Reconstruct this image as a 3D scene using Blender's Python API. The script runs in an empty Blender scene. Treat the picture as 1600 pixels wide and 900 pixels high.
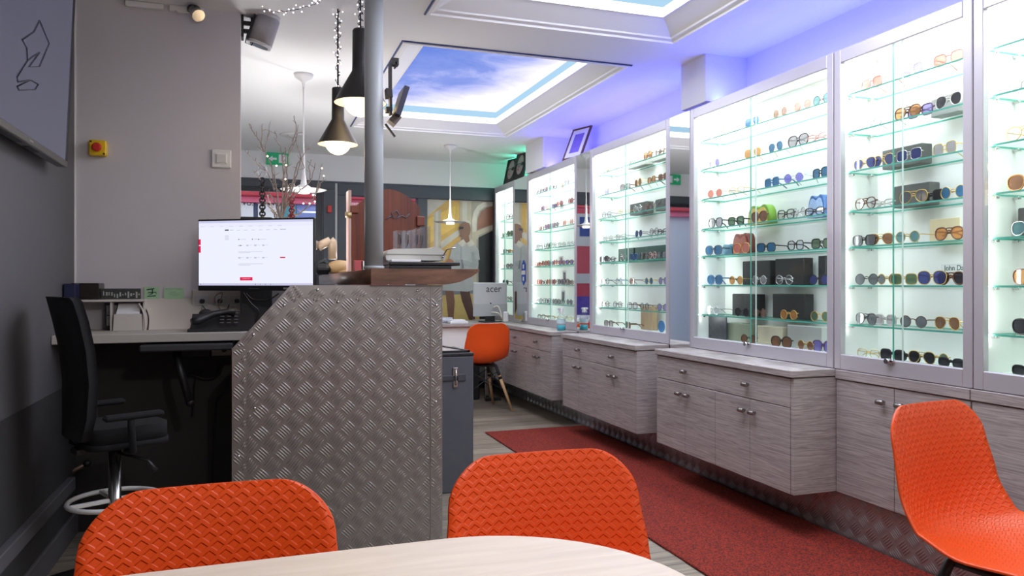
import bpy, math, random
from mathutils import Vector, Matrix, Euler
random.seed(7)
PI = math.pi
S = bpy.context.scene
COL = S.collection

# ------------------------------------------------------------------ survey helper
# camera: 1.15 m above the floor, yaw 18.98 deg right of the +Y axis of the shop
F, CA, SA, EYE, U0, V0 = 1169.0, .9456, .3252, 1.15, 800.0, 444.0
def at(u, v, X=None, Y=None, Z=None):
    a = (u-U0)/F; b = -(v-V0)/F
    d = (a*CA+SA, -a*SA+CA, b)
    t = X/d[0] if X is not None else Y/d[1] if Y is not None else (Z-EYE)/d[2]
    return Vector((d[0]*t, d[1]*t, EYE+d[2]*t))

# ------------------------------------------------------------------ materials
MATS = {}
def nodes_of(m):
    m.use_nodes = True
    return m.node_tree.nodes, m.node_tree.links, m.node_tree.nodes['Principled BSDF']
def mat(name, col, rough=.5, metal=0., emit=None, estr=0., noise=0., nscale=8., bump=0., bscale=60., spec=.5, coat=0.):
    if name in MATS: return MATS[name]
    m = bpy.data.materials.new(name); N, L, b = nodes_of(m)
    c = tuple(col)+(1,)
    b.inputs['Base Color'].default_value = c
    b.inputs['Roughness'].default_value = rough
    b.inputs['Metallic'].default_value = metal
    b.inputs['Specular IOR Level'].default_value = spec
    if coat: b.inputs['Coat Weight'].default_value = coat
    if emit:
        b.inputs['Emission Color'].default_value = tuple(emit)+(1,)
        b.inputs['Emission Strength'].default_value = estr
    tc = N.new('ShaderNodeTexCoord')
    if noise:
        t = N.new('ShaderNodeTexNoise'); t.inputs['Scale'].default_value = nscale; t.inputs['Detail'].default_value = 4
        L.new(tc.outputs['Object'], t.inputs['Vector'])
        mx = N.new('ShaderNodeMix'); mx.data_type = 'RGBA'
        mx.inputs[6].default_value = tuple(x*(1-noise) for x in col)+(1,)
        mx.inputs[7].default_value = tuple(min(1, x*(1+noise)) for x in col)+(1,)
        L.new(t.outputs['Fac'], mx.inputs[0]); L.new(mx.outputs[2], b.inputs['Base Color'])
    if bump:
        t2 = N.new('ShaderNodeTexNoise'); t2.inputs['Scale'].default_value = bscale
        L.new(tc.outputs['Object'], t2.inputs['Vector'])
        bp = N.new('ShaderNodeBump'); bp.inputs['Strength'].default_value = bump; bp.inputs['Distance'].default_value = .004
        L.new(t2.outputs['Fac'], bp.inputs['Height']); L.new(bp.outputs['Normal'], b.inputs['Normal'])
    MATS[name] = m
    return m
def wood(name, c1, c2, scale=(4, 1.5, 45), rough=.5, wave=None, bump=.15, fine=.5):
    m = bpy.data.materials.new(name); N, L, b = nodes_of(m)
    tc = N.new('ShaderNodeTexCoord')
    mp = N.new('ShaderNodeMapping'); mp.inputs['Scale'].default_value = scale
    L.new(tc.outputs['Object'], mp.inputs['Vector'])
    n = N.new('ShaderNodeTexNoise'); n.inputs['Scale'].default_value = 1.0; n.inputs['Detail'].default_value = 7; n.inputs['Roughness'].default_value = .62; n.inputs['Distortion'].default_value = .6
    L.new(mp.outputs['Vector'], n.inputs['Vector'])
    fac = n.outputs['Fac']
    if wave:
        w = N.new('ShaderNodeTexWave'); w.bands_direction = wave[0]; w.inputs['Scale'].default_value = wave[1]
        w.inputs['Distortion'].default_value = wave[2]; w.inputs['Detail'].default_value = 3; w.inputs['Detail Scale'].default_value = wave[3]
        mp2 = N.new('ShaderNodeMapping'); mp2.inputs['Scale'].default_value = wave[4]
        L.new(tc.outputs['Object'], mp2.inputs['Vector']); L.new(mp2.outputs['Vector'], w.inputs['Vector'])
        mm = N.new('ShaderNodeMix'); mm.data_type = 'FLOAT'; mm.inputs[0].default_value = fine
        L.new(w.outputs['Fac'], mm.inputs[2]); L.new(n.outputs['Fac'], mm.inputs[3]); fac = mm.outputs[0]
    r = N.new('ShaderNodeValToRGB')
    r.color_ramp.elements[0].position = .3; r.color_ramp.elements[0].color = tuple(c1)+(1,)
    r.color_ramp.elements[1].position = .7; r.color_ramp.elements[1].color = tuple(c2)+(1,)
    L.new(fac, r.inputs['Fac']); L.new(r.outputs['Color'], b.inputs['Base Color'])
    b.inputs['Roughness'].default_value = rough
    bp = N.new('ShaderNodeBump'); bp.inputs['Strength'].default_value = bump; bp.inputs['Distance'].default_value = .002
    L.new(fac, bp.inputs['Height']); L.new(bp.outputs['Normal'], b.inputs['Normal'])
    MATS[name] = m
    return m
def thin_glass(name, tint=(1, 1, 1), gloss=.08, rough=.0, mixcol=None, mixfac=0.):
    m = bpy.data.materials.new(name); m.use_nodes = True; N = m.node_tree.nodes; L = m.node_tree.links; N.clear()
    o = N.new('ShaderNodeOutputMaterial'); t = N.new('ShaderNodeBsdfTransparent'); g = N.new('ShaderNodeBsdfGlossy')
    t.inputs['Color'].default_value = tuple(tint)+(1,); g.inputs['Roughness'].default_value = rough
    lw = N.new('ShaderNodeLayerWeight'); lw.inputs['Blend'].default_value = .25
    ml = N.new('ShaderNodeMath'); ml.operation = 'MULTIPLY_ADD'; ml.inputs[1].default_value = .22; ml.inputs[2].default_value = gloss*.25; ml.use_clamp = True
    L.new(lw.outputs['Fresnel'], ml.inputs[0])
    mx = N.new('ShaderNodeMixShader'); L.new(ml.outputs[0], mx.inputs['Fac']); L.new(t.outputs[0], mx.inputs[1]); L.new(g.outputs[0], mx.inputs[2])
    last = mx.outputs[0]
    if mixcol:
        d = N.new('ShaderNodeBsdfDiffuse'); d.inputs['Color'].default_value = tuple(mixcol)+(1,)
        m2 = N.new('ShaderNodeMixShader'); m2.inputs['Fac'].default_value = mixfac
        L.new(last, m2.inputs[1]); L.new(d.outputs[0], m2.inputs[2]); last = m2.outputs[0]
    L.new(last, o.inputs['Surface'])
    MATS[name] = m
    return m
def emis(name, col, strength):
    if name in MATS: return MATS[name]
    m = bpy.data.materials.new(name); m.use_nodes = True; N = m.node_tree.nodes; L = m.node_tree.links; N.clear()
    o = N.new('ShaderNodeOutputMaterial'); e = N.new('ShaderNodeEmission')
    e.inputs['Color'].default_value = tuple(col)+(1,); e.inputs['Strength'].default_value = strength
    L.new(e.outputs[0], o.inputs['Surface']); MATS[name] = m
    return m

M_wall = mat('wall_paint_white', (.80, .80, .81), .85, bump=.05, bscale=120)
M_wallp = mat('wall_paint_partition', (.63, .60, .63), .8, noise=.06, nscale=2.5, bump=.06, bscale=90)
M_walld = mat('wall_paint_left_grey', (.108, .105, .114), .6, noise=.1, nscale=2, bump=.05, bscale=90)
M_ceil = mat('ceiling_paint', (.87, .87, .88), .9, bump=.03, bscale=150)
M_mould = mat('moulding_white', (.86, .85, .85), .5)
M_blueline = mat('blue_edge_line', (.03, .06, .22), .5)
M_white = mat('white_laminate', (.90, .92, .90), .45)
M_plast = mat('white_plastic', (.78, .77, .76), .4)
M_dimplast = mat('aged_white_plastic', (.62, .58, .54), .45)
M_alu = mat('satin_aluminium_frame', (.60, .58, .62), .35, .35, noise=.04, nscale=5)
M_tread = mat('checker_plate_aluminium', (.37, .352, .345), .40, .92, noise=.12, nscale=3.0, bump=.03, bscale=300)
M_treadkick = mat('checker_plate_dark', (.38, .36, .355), .34, .65, noise=.12, nscale=3.0)
M_steel = mat('polished_steel', (.62, .61, .60), .22, 1.)
M_pillar = mat('pillar_paint_grey', (.44, .47, .49), .42, noise=.03, nscale=2)
M_black = mat('black_plastic', (.012, .012, .014), .45)
M_soft = mat('black_fabric', (.004, .0045, .007), .9, bump=.1, bscale=500)
M_lamp = mat('lamp_black_metal', (.03, .028, .028), .5)
M_lampin = mat('lamp_inner_cream', (.9, .8, .62), .5)
M_anth = mat('anthracite_window_frame', (.055, .065, .08), .45)
M_trunk = mat('dark_grey_case_board', (.085, .088, .105), .6, noise=.1, nscale=20)
M_mirror = mat('mirror_silver', (.86, .88, .88), .02, 1.)
M_orange_o = mat('orange_plastic_smooth', (.89, .090, .009), .36)
M_legwood = wood('beech_leg', (.52, .31, .14), (.66, .42, .21), (30, 30, 3), .45)
M_oak = wood('grey_oak_laminate', (.27, .235, .23), (.50, .455, .445), (5.0, 3.4, 95), .5, ('Z', 6.5, 14., 1.6, (.5, .35, 4.5)), .10, .80)
M_mahog = wood('mahogany_board', (.075, .014, .007), (.20, .045, .018), (38, 38, 1.2), .4)
M_slab = wood('dark_walnut_slab', (.095, .045, .028), (.25, .12, .075), (5, 1.2, 30), .42)
M_table = wood('pale_table_laminate', (.60, .50, .41), (.71, .61, .51), (5, 42, 20), .42, bump=.03)
M_beige = mat('beige_painted_metal', (.50, .36, .24), .4)
M_tan = mat('tan_leather', (.62, .40, .19), .55, noise=.1)
M_glass = thin_glass('case_door_glass', (.965, .985, .975), .10)
M_shelf = thin_glass('shelf_glass', (.90, .965, .94), .10)
M_pane = thin_glass('window_pane_glass', (.93, .95, .96), .08)
M_acryl = thin_glass('clear_acrylic', (.965, .97, .975), .10, .02, (.8, .82, .85), .025)
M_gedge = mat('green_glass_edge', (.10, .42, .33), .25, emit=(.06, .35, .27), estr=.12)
M_screen = mat('tv_screen', (.02, .021, .03), .07, spec=.8, emit=(.062, .066, .105), estr=.9)
M_bezel = mat('tv_bezel_silver', (.16, .15, .14), .35, .6)
M_red = mat('red_plastic', (.62, .03, .02), .4)
M_yellow = mat('yellow_plastic', (.85, .56, .01), .4)
M_paper = mat('white_paper', (.85, .85, .88), .8)
M_green = mat('pale_green_paper', (.42, .66, .42), .8)
M_ink = mat('dark_ink', (.02, .08, .06), .7)
M_print = mat('dark_photo_print', (.05, .05, .055), .4, noise=.95, nscale=60)
M_branch = mat('birch_branch', (.30, .25, .21), .75, noise=.4, nscale=40)

# diamond embossed orange plastic: uv in metres
def orange_diamond():
    m = bpy.data.materials.new('orange_plastic_diamond'); N, L, b = nodes_of(m)
    b.inputs['Base Color'].default_value = (.90, .090, .008, 1); b.inputs['Roughness'].default_value = .34
    uv = N.new('ShaderNodeUVMap'); uv.uv_map = 'UVMap'
    sp = N.new('ShaderNodeSeparateXYZ'); L.new(uv.outputs[0], sp.inputs[0])
    def mth(op, a, c=None, d=None):
        n = N.new('ShaderNodeMath'); n.operation = op
        for i, x in enumerate((a, c, d)):
            if x is None: continue
            if isinstance(x, (int, float)): n.inputs[i].default_value = x
            else: L.new(x, n.inputs[i])
        return n.outputs[0]
    px, py, hx, hy = .0265, .0315, .0108, .0086
    def dia(ox, oy):
        x = mth('PINGPONG', mth('ADD', sp.outputs[0], 1+ox), px/2); y = mth('PINGPONG', mth('ADD', sp.outputs[1], 1+oy), py/2)
        return mth('ADD', mth('DIVIDE', x, hx), mth('DIVIDE', y, hy))
    d = mth('MINIMUM', dia(0, 0), dia(px/2, py/2))
    mr = N.new('ShaderNodeMapRange'); mr.interpolation_type = 'SMOOTHSTEP'
    mr.inputs['From Min'].default_value = .80; mr.inputs['From Max'].default_value = 1.12; mr.inputs['To Min'].default_value = 0; mr.inputs['To Max'].default_value = 1
    L.new(d, mr.inputs['Value'])
    bp = N.new('ShaderNodeBump'); bp.inputs['Strength'].default_value = .9; bp.inputs['Distance'].default_value = .0022
    L.new(mr.outputs[0], bp.inputs['Height']); L.new(bp.outputs['Normal'], b.inputs['Normal'])
    MATS['orange_plastic_diamond'] = m
    return m
M_orange = orange_diamond()

def floor_mat():
    m = bpy.data.materials.new('floor_vinyl_planks'); N, L, b = nodes_of(m)
    tc = N.new('ShaderNodeTexCoord')
    br = N.new('ShaderNodeTexBrick'); br.inputs['Scale'].default_value = 1.0
    br.inputs['Brick Width'].default_value = 1.1; br.inputs['Row Height'].default_value = .145; br.inputs['Mortar Size'].default_value = .0025
    br.inputs['Color1'].default_value = (.34, .29, .23, 1); br.inputs['Color2'].default_value = (.22, .185, .145, 1); br.inputs['Mortar'].default_value = (.10, .08, .06, 1)
    br.offset = .37
    L.new(tc.outputs['Object'], br.inputs['Vector'])
    mp = N.new('ShaderNodeMapping'); mp.inputs['Scale'].default_value = (2.2, 45, 1); L.new(tc.outputs['Object'], mp.inputs['Vector'])
    n = N.new('ShaderNodeTexNoise'); n.inputs['Scale'].default_value = 1; n.inputs['Detail'].default_value = 6; L.new(mp.outputs[0], n.inputs['Vector'])
    r = N.new('ShaderNodeValToRGB'); r.color_ramp.elements[0].position = .3; r.color_ramp.elements[0].color = (.55, .55, .55, 1); r.color_ramp.elements[1].position = .7; r.color_ramp.elements[1].color = (1.25, 1.25, 1.22, 1)
    L.new(n.outputs['Fac'], r.inputs['Fac'])
    mx = N.new('ShaderNodeMix'); mx.data_type = 'RGBA'; mx.blend_type = 'MULTIPLY'; mx.inputs[0].default_value = 1
    L.new(br.outputs['Color'], mx.inputs[6]); L.new(r.outputs['Color'], mx.inputs[7]); L.new(mx.outputs[2], b.inputs['Base Color'])
    b.inputs['Roughness'].default_value = .42
    return m
M_floor = floor_mat()
def rug_mat():
    m = bpy.data.materials.new('red_speckled_carpet'); N, L, b = nodes_of(m)
    tc = N.new('ShaderNodeTexCoord')
    n = N.new('ShaderNodeTexNoise'); n.inputs['Scale'].default_value = 160; n.inputs['Detail'].default_value = 3; L.new(tc.outputs['Object'], n.inputs['Vector'])
    r = N.new('ShaderNodeValToRGB'); e = r.color_ramp.elements
    e[0].position = .38; e[0].color = (.06, .007, .005, 1); e[1].position = .62; e[1].color = (.35, .025, .008, 1)
    L.new(n.outputs['Fac'], r.inputs['Fac']); L.new(r.outputs['Color'], b.inputs['Base Color']); b.inputs['Roughness'].default_value = .95
    bp = N.new('ShaderNodeBump'); bp.inputs['Strength'].default_value = .6; bp.inputs['Distance'].default_value = .005
    L.new(n.outputs['Fac'], bp.inputs['Height']); L.new(bp.outputs['Normal'], b.inputs['Normal'])
    return m
M_rug = rug_mat()
def sky_panel_mat(name, strength, o):
    m = bpy.data.materials.new(name); m.use_nodes = True; N = m.node_tree.nodes; L = m.node_tree.links; N.clear()
    out = N.new('ShaderNodeOutputMaterial'); em = N.new('ShaderNodeEmission'); em.inputs['Strength'].default_value = strength
    tc = N.new('ShaderNodeTexCoord'); sp = N.new('ShaderNodeSeparateXYZ'); L.new(tc.outputs['Generated'], sp.inputs[0])
    def mth(op, a, c, d=None):
        n = N.new('ShaderNodeMath'); n.operation = op
        for i, x in enumerate((a, c, d)):
            if x is None: continue
            if isinstance(x, (int, float)): n.inputs[i].default_value = x
            else: L.new(x, n.inputs[i])
        return n.outputs[0]
    # deep blue along the left and middle, paling to the right side and the far edge
    gx = mth('POWER', sp.outputs[0], 2.2); gy = mth('POWER', sp.outputs[1], 2.4)
    g = mth('ADD', mth('MULTIPLY', gx, .85), mth('MULTIPLY', gy, .70))
    n = N.new('ShaderNodeTexNoise'); n.inputs['Scale'].default_value = 2.6; n.inputs['Detail'].default_value = 8; n.inputs['Roughness'].default_value = .6; n.inputs['Distortion'].default_value = .4
    mp = N.new('ShaderNodeMapping'); mp.inputs['Location'].default_value = o; mp.inputs['Scale'].default_value = (1.0, 2.0, 1.0)
    L.new(tc.outputs['Generated'], mp.inputs['Vector']); L.new(mp.outputs[0], n.inputs['Vector'])
    g2 = mth('ADD', g, mth('MULTIPLY', mth('SUBTRACT', n.outputs['Fac'], .47), .95))
    r = N.new('ShaderNodeValToRGB'); e = r.color_ramp.elements
    e[0].position = .0; e[0].color = (.13, .21, .62, 1); e[1].position = 1.0; e[1].color = (1.0, .96, .98, 1)
    x = e.new(.28); x.color = (.22, .29, .69, 1)
    x = e.new(.58); x.color = (.56, .57, .86, 1)
    L.new(g2, r.inputs['Fac']); L.new(r.outputs['Color'], em.inputs['Color']); L.new(em.outputs[0], out.inputs['Surface'])
    return m

# ------------------------------------------------------------------ mesh builder
class MB:
    def __init__(s): s.v = []; s.f = []; s.mi = []; s.M = Matrix.Identity(4); s.cur = 0; s.sm = []; s.smooth = False
    def xf(s, M): s.M = M; return s
    def mat(s, i): s.cur = i; return s
    def add(s, vs, fs, smooth=None):
        o = len(s.v)
        for p in vs: s.v.append(s.M @ Vector(p))
        sm = s.smooth if smooth is None else smooth
        for f in fs: s.f.append([i+o for i in f]); s.mi.append(s.cur); s.sm.append(sm)
        return s
    def box(s, a, b, bev=0.):
        x0, y0, z0 = (min(a[i], b[i]) for i in range(3)); x1, y1, z1 = (max(a[i], b[i]) for i in range(3))
        k = min(bev, (x1-x0)*.45, (y1-y0)*.45, (z1-z0)*.45)
        if k <= 0:
            return s.add([(x0,y0,z0),(x1,y0,z0),(x1,y1,z0),(x0,y1,z0),(x0,y0,z1),(x1,y0,z1),(x1,y1,z1),(x0,y1,z1)],
                         [(0,3,2,1),(4,5,6,7),(0,1,5,4),(1,2,6,5),(2,3,7,6),(3,0,4,7)], False)
        vs = []; idx = {}
        for sx in (0, 1):
            for sy in (0, 1):
                for sz in (0, 1):
                    X = x1 if sx else x0; Y = y1 if sy else y0; Z = z1 if sz else z0
                    dx = -k if sx else k; dy = -k if sy else k; dz = -k if sz else k
                    idx[sx,sy,sz] = len(vs)
                    vs += [(X, Y+dy, Z+dz), (X+dx, Y, Z+dz), (X+dx, Y+dy, Z)]
        I = lambda a, b_, c, d: idx[a,b_,c]+d
        fs = [(I(0,0,0,0),I(0,0,1,0),I(0,1,1,0),I(0,1,0,0)), (I(1,0,0,0),I(1,1,0,0),I(1,1,1,0),I(1,0,1,0)),
              (I(0,0,0,1),I(1,0,0,1),I(1,0,1,1),I(0,0,1,1)), (I(0,1,0,1),I(0,1,1,1),I(1,1,1,1),I(1,1,0,1)),
              (I(0,0,0,2),I(0,1,0,2),I(1,1,0,2),I(1,0,0,2)), (I(0,0,1,2),I(1,0,1,2),I(1,1,1,2),I(0,1,1,2))]
        for a in (0, 1):
            for b_ in (0, 1):
                fs += [(I(a,b_,0,0),I(a,b_,0,1),I(a,b_,1,1),I(a,b_,1,0)), (I(a,0,b_,0),I(a,0,b_,2),I(a,1,b_,2),I(a,1,b_,0)), (I(0,a,b_,1),I(0,a,b_,2),I(1,a,b_,2),I(1,a,b_,1))]
                for c in (0, 1): fs.append((I(a,b_,c,0),I(a,b_,c,1),I(a,b_,c,2)))
        return s.add(vs, fs, False)
    def prism(s, pts, d, smooth=False):            # polygon pts (3d) extruded by vector d
        n = len(pts); d = Vector(d); vs = [Vector(p) for p in pts]+[Vector(p)+d for p in pts]
        fs = [tuple(range(n))[::-1], tuple(range(n, 2*n))]
        s.add(vs, fs, False)
        o = len(s.v)-2*n
        for i in range(n):
            j = (i+1) % n; s.f.append([o+i, o+j, o+n+j, o+n+i]); s.mi.append(s.cur); s.sm.append(smooth)
        return s
    def poly(s, pts): return s.add(pts, [tuple(range(len(pts)))], False)
    def tube(s, pts, r, seg=8, caps=True, closed=False):
        pts = [Vector(p) for p in pts]; n = len(pts)
        rs = r if isinstance(r, (list, tuple)) else [r]*n
        vs = []; fs = []; up = None
        for i, p in enumerate(pts):
            if closed: t = pts[(i+1) % n]-pts[i-1]
            else: t = pts[min(i+1, n-1)]-pts[max(i-1, 0)]
            if t.length < 1e-9: t = Vector((0, 0, 1))
            t.normalize()
            if up is None: up = Vector((0, 0, 1)) if abs(t.z) < .9 else Vector((1, 0, 0))
            a = t.cross(up)
            if a.length < 1e-5: a = t.cross(Vector((0, 1, 0)))
            a.normalize(); b = a.cross(t).normalized(); up = b
            for k in range(seg):
                q = 2*PI*k/seg; vs.append(p+(a*math.cos(q)+b*math.sin(q))*rs[i])
        m = n if closed else n-1
        for i in range(m):
            i2 = (i+1) % n
            for k in range(seg):
                k2 = (k+1) % seg; fs.append((i*seg+k, i*seg+k2, i2*seg+k2, i2*seg+k))
        s.add(vs, fs, True)
        if caps and not closed:
            o = len(s.v)-n*seg
            s.f.append([o+k for k in range(seg)][::-1]); s.mi.append(s.cur); s.sm.append(False)
            s.f.append([o+(n-1)*seg+k for k in range(seg)]); s.mi.append(s.cur); s.sm.append(False)
        return s
    def cyl(s, p, q, r, seg=20, r2=None): return s.tube([p, q], [r, r if r2 is None else r2], seg)
    def lathe(s, prof, c=(0, 0, 0), seg=24, smooth=True):   # prof [(r,z)] about vertical axis
        vs = []; fs = []; n = len(prof)
        for (r, z) in prof:
            for k in range(seg):
                q = 2*PI*k/seg; vs.append((c[0]+r*math.cos(q), c[1]+r*math.sin(q), c[2]+z))
        for i in range(n-1):
            for k in range(seg):
                k2 = (k+1) % seg; fs.append((i*seg+k, i*seg+k2, (i+1)*seg+k2, (i+1)*seg+k))
        return s.add(vs, fs, smooth)
    def ball(s, c, r, sc=(1, 1, 1), seg=14, rings=8):
        vs = []; fs = []
        for i in range(rings+1):
            th = PI*i/rings
            for k in range(seg):
                q = 2*PI*k/seg
                vs.append((c[0]+r*sc[0]*math.sin(th)*math.cos(q), c[1]+r*sc[1]*math.sin(th)*math.sin(q), c[2]+r*sc[2]*math.cos(th)))
        for i in range(rings):
            for k in range(seg):
                k2 = (k+1) % seg; fs.append((i*seg+k, (i+1)*seg+k, (i+1)*seg+k2, i*seg+k2))
        return s.add(vs, fs, True)
    def mesh(s, name, mats):
        me = bpy.data.meshes.new(name); me.from_pydata([tuple(v) for v in s.v], [], s.f)
        for m in (mats if isinstance(mats, (list, tuple)) else [mats]): me.materials.append(m)
        for p, i, q in zip(me.polygons, s.mi, s.sm): p.material_index = i; p.use_smooth = q
        me.validate(); me.update()
        return me
    def build(s, name, mats, parent=None, local=False):
        # vertices are in world coordinates unless local; moved into the parent's frame
        if parent is not None and not local:
            o = Vector((0, 0, 0)); q = parent
            while q: o += q.location; q = q.parent
            s.v = [v-o for v in s.v]
        elif parent is None and not local and s.v:
            lo = Vector([min(v[i] for v in s.v) for i in range(3)]); hi = Vector([max(v[i] for v in s.v) for i in range(3)])
            c = Vector(((lo.x+hi.x)/2, (lo.y+hi.y)/2, lo.z)); s.v = [v-c for v in s.v]
        ob = bpy.data.objects.new(name, s.mesh(name, mats)); COL.objects.link(ob)
        if parent is not None: ob.parent = parent
        elif not local and s.v: ob.location = c
        return ob
def tag(o, label=None, cat=None, group=None, kind=None):
    if label: o['label'] = label
    if cat: o['category'] = cat
    if group: o['group'] = group
    if kind: o['kind'] = kind
    return o
def thing(name, label, cat, loc=(0, 0, 0), rotz=0., group=None):
    o = bpy.data.objects.new(name, None); COL.objects.link(o); o.empty_display_size = .1
    o.location = loc; o.rotation_euler = (0, 0, rotz)
    return tag(o, label, cat, group)
def struct(name, mb, m): return tag(mb.build(name, m), kind='structure')
def put(mesh, name, parent=None, loc=(0, 0, 0), rot=(0, 0, 0)):
    o = bpy.data.objects.new(name, mesh); COL.objects.link(o); o.parent = parent; o.location = loc; o.rotation_euler = rot
    return o
def dup(root, loc, rotz, label=None):
    r = root.copy(); COL.objects.link(r); r.location = loc; r.rotation_euler = (0, 0, rotz)
    if label: r['label'] = label
    for ch in list(root.children):
        c = ch.copy(); COL.objects.link(c); c.parent = r
        for g in ch.children:
            d = g.copy(); COL.objects.link(d); d.parent = c
    return r
def text_mesh(body, size, extrude=.0006, spacing=1.0):
    cu = bpy.data.curves.new('lettering', 'FONT'); cu.body = body; cu.size = size; cu.extrude = extrude; cu.align_x = 'CENTER'; cu.align_y = 'CENTER'; cu.space_character = spacing
    t = bpy.data.objects.new('lettering', cu); COL.objects.link(t)
    dg = bpy.context.evaluated_depsgraph_get(); dg.update()
    me = bpy.data.meshes.new_from_object(t.evaluated_get(dg))
    bpy.data.objects.remove(t); bpy.data.curves.remove(cu)
    return me
def lettering(body, size, m, parent, loc, rot, name='lettering', sx=1.0):
    me = text_mesh(body, size); me.materials.clear(); me.materials.append(m)
    o = put(me, name, parent, loc, rot); o.scale = (sx, 1, 1)
    return o
def rrect(cx, cy, hx, hy, r, n=6):
    pts = []
    for (sx, sy, a0) in ((1, 1, 0), (-1, 1, PI/2), (-1, -1, PI), (1, -1, 1.5*PI)):
        for i in range(n+1):
            a = a0+PI/2*i/n; pts.append((cx+sx*(hx-r)+r*math.cos(a), cy+sy*(hy-r)+r*math.sin(a)))
    return pts
def area(name, loc, rot, sx, sy, power, col=(1, 1, 1), spread=PI):
    l = bpy.data.lights.new(name, 'AREA'); l.shape = 'RECTANGLE'; l.size = sx; l.size_y = sy; l.energy = power; l.color = col; l.spread = spread
    o = bpy.data.objects.new(name, l); COL.objects.link(o); o.location = loc; o.rotation_euler = rot
    return o
def tread(mb, O, U, V, w, h, inside, pitch=.087, bl=.057, bw=.0072, bh=.0030, gap=.0104):
    # raised five-bar pattern on the plane O + u*U + v*V
    O, U, V = Vector(O), Vector(U), Vector(V); Nn = U.cross(V).normalized()
    j = 0; y = pitch*.25
    while y < h:
        off = 0 if j % 2 == 0 else pitch/2
        sg = 1 if j % 2 == 0 else -1
        x = off+pitch*.25
        while x < w:
            d = Vector((.7071, -.7071*sg)); e = Vector((.7071, .7071*sg))
            for k in range(-2, 3):
                cx = x+e.x*k*gap; cy = y+e.y*k*gap
                # bars cut by the plate edge are shortened to what lies inside
                ok = [q/12 for q in range(-6, 7) if inside(cx+d.x*bl*q/12, cy+d.y*bl*q/12)]
                if len(ok) < 4: continue
                a0, a1 = ok[0], ok[-1]; mdl = (a0+a1)/2*bl; l2 = (a1-a0)*bl
                P = []
                for (a, b, z) in ((-.5*l2, 0, 0), (-.22*l2, bw/2, 0), (.22*l2, bw/2, 0), (.5*l2, 0, 0), (.22*l2, -bw/2, 0), (-.22*l2, -bw/2, 0), (-.26*l2, 0, bh), (.26*l2, 0, bh)):
                    a += mdl; P.append((cx+d.x*a+e.x*b, cy+d.y*a+e.y*b, z))
                mb.add([O+U*p[0]+V*p[1]+Nn*p[2] for p in P], [(0,6,1),(1,6,7,2),(2,7,3),(3,7,4),(4,7,6,5),(5,6,0)], True)
            x += pitch
        y += pitch/2; j += 1
# ================================================================== ROOM SHELL
M_shade = mat('under_desk_shade_tone', (.026, .025, .024), .6, noise=.25, nscale=3)  # near-black tone carrying the shade under the desk
ZC = 2.49; XL = -.79; XW = 2.76; YB = 7.95; YF = -2.6; XLR = -1.6; YP = 3.94
struct('floor', MB().box((XLR-.1, YF-.1, -.08), (XW+.1, YB+.12, 0)), M_floor)
H1 = (.80, 1.25, 2.205, 3.64); H2 = (.772, 4.09, 2.175, 6.44)
cb = MB()
def cbox(x0, y0, x1, y1): cb.box((x0, y0, ZC), (x1, y1, ZC+.06))
cbox(XLR-.1, YF-.1, H2[0], YB+.12); cbox(H1[2], YF-.1, XW+.1, YB+.12)
cbox(H2[0], YF-.1, H1[2], H1[1]); cbox(H2[0], H1[1], H1[0], H1[3]); cbox(H2[0], H1[3], H1[2], H2[1]); cbox(H2[2], H2[1], H1[2], H2[3]); cbox(H2[0], H2[3], H1[2], YB+.12)
struct('ceiling', cb, M_ceil)
struct('wall_right', MB().box((XW, YF-.1, 0), (XW+.12, YB+.12, ZC)), M_wall)
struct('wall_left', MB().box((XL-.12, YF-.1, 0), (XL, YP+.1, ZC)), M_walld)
struct('wall_partition', MB().box((XL, YP, 0), (-.066, YP+.10, ZC)), M_wallp)
struct('wall_partition_shade', MB().box((XL+.001, YP-.008, 0), (-.067, YP, .90)), M_shade)  # thin dark sheet painted in for the shade below the desk
struct('wall_left_shade', MB().box((XL, YF, 0), (XL+.006, YP-.009, .70)), mat('left_wall_shade_tone', (.045, .044, .046), .6, noise=.15, nscale=2))  # added dark sheet: shade low on the left wall as colour
struct('wall_left_rear', MB().box((XLR-.12, YP+.1, 0), (XLR, YB+.12, ZC)), M_wall)
struct('wall_partition_rear', MB().box((XLR, YP, 0), (XL-.12, YP+.10, ZC)), M_wall)
struct('wall_front', MB().box((XL, YF-.1, 0), (XW, YF, ZC)), M_wallp)
DX0, DX1, WX0, WX1, ZH = -.80, .79, .815, 2.62, 2.20
wb = MB().box((XLR, YB, ZH), (XW, YB+.12, ZC)).box((XLR, YB, 0), (DX0, YB+.12, ZH)).box((DX1, YB, 0), (WX0, YB+.12, ZH)).box((WX1, YB, 0), (XW, YB+.12, ZH)).box((WX0, YB, 0), (WX1, YB+.12, .30))
struct('wall_back', wb, M_wall)
# piers between the tops of the cases and the ceiling
struct('wall_pier_1', MB().box((2.478, 3.745, 2.215), (XW, 4.01, ZC)), M_wall)
struct('wall_pier_2', MB().box((2.478, 6.33, 2.215), (XW, 6.80, ZC)), M_wall)
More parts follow.
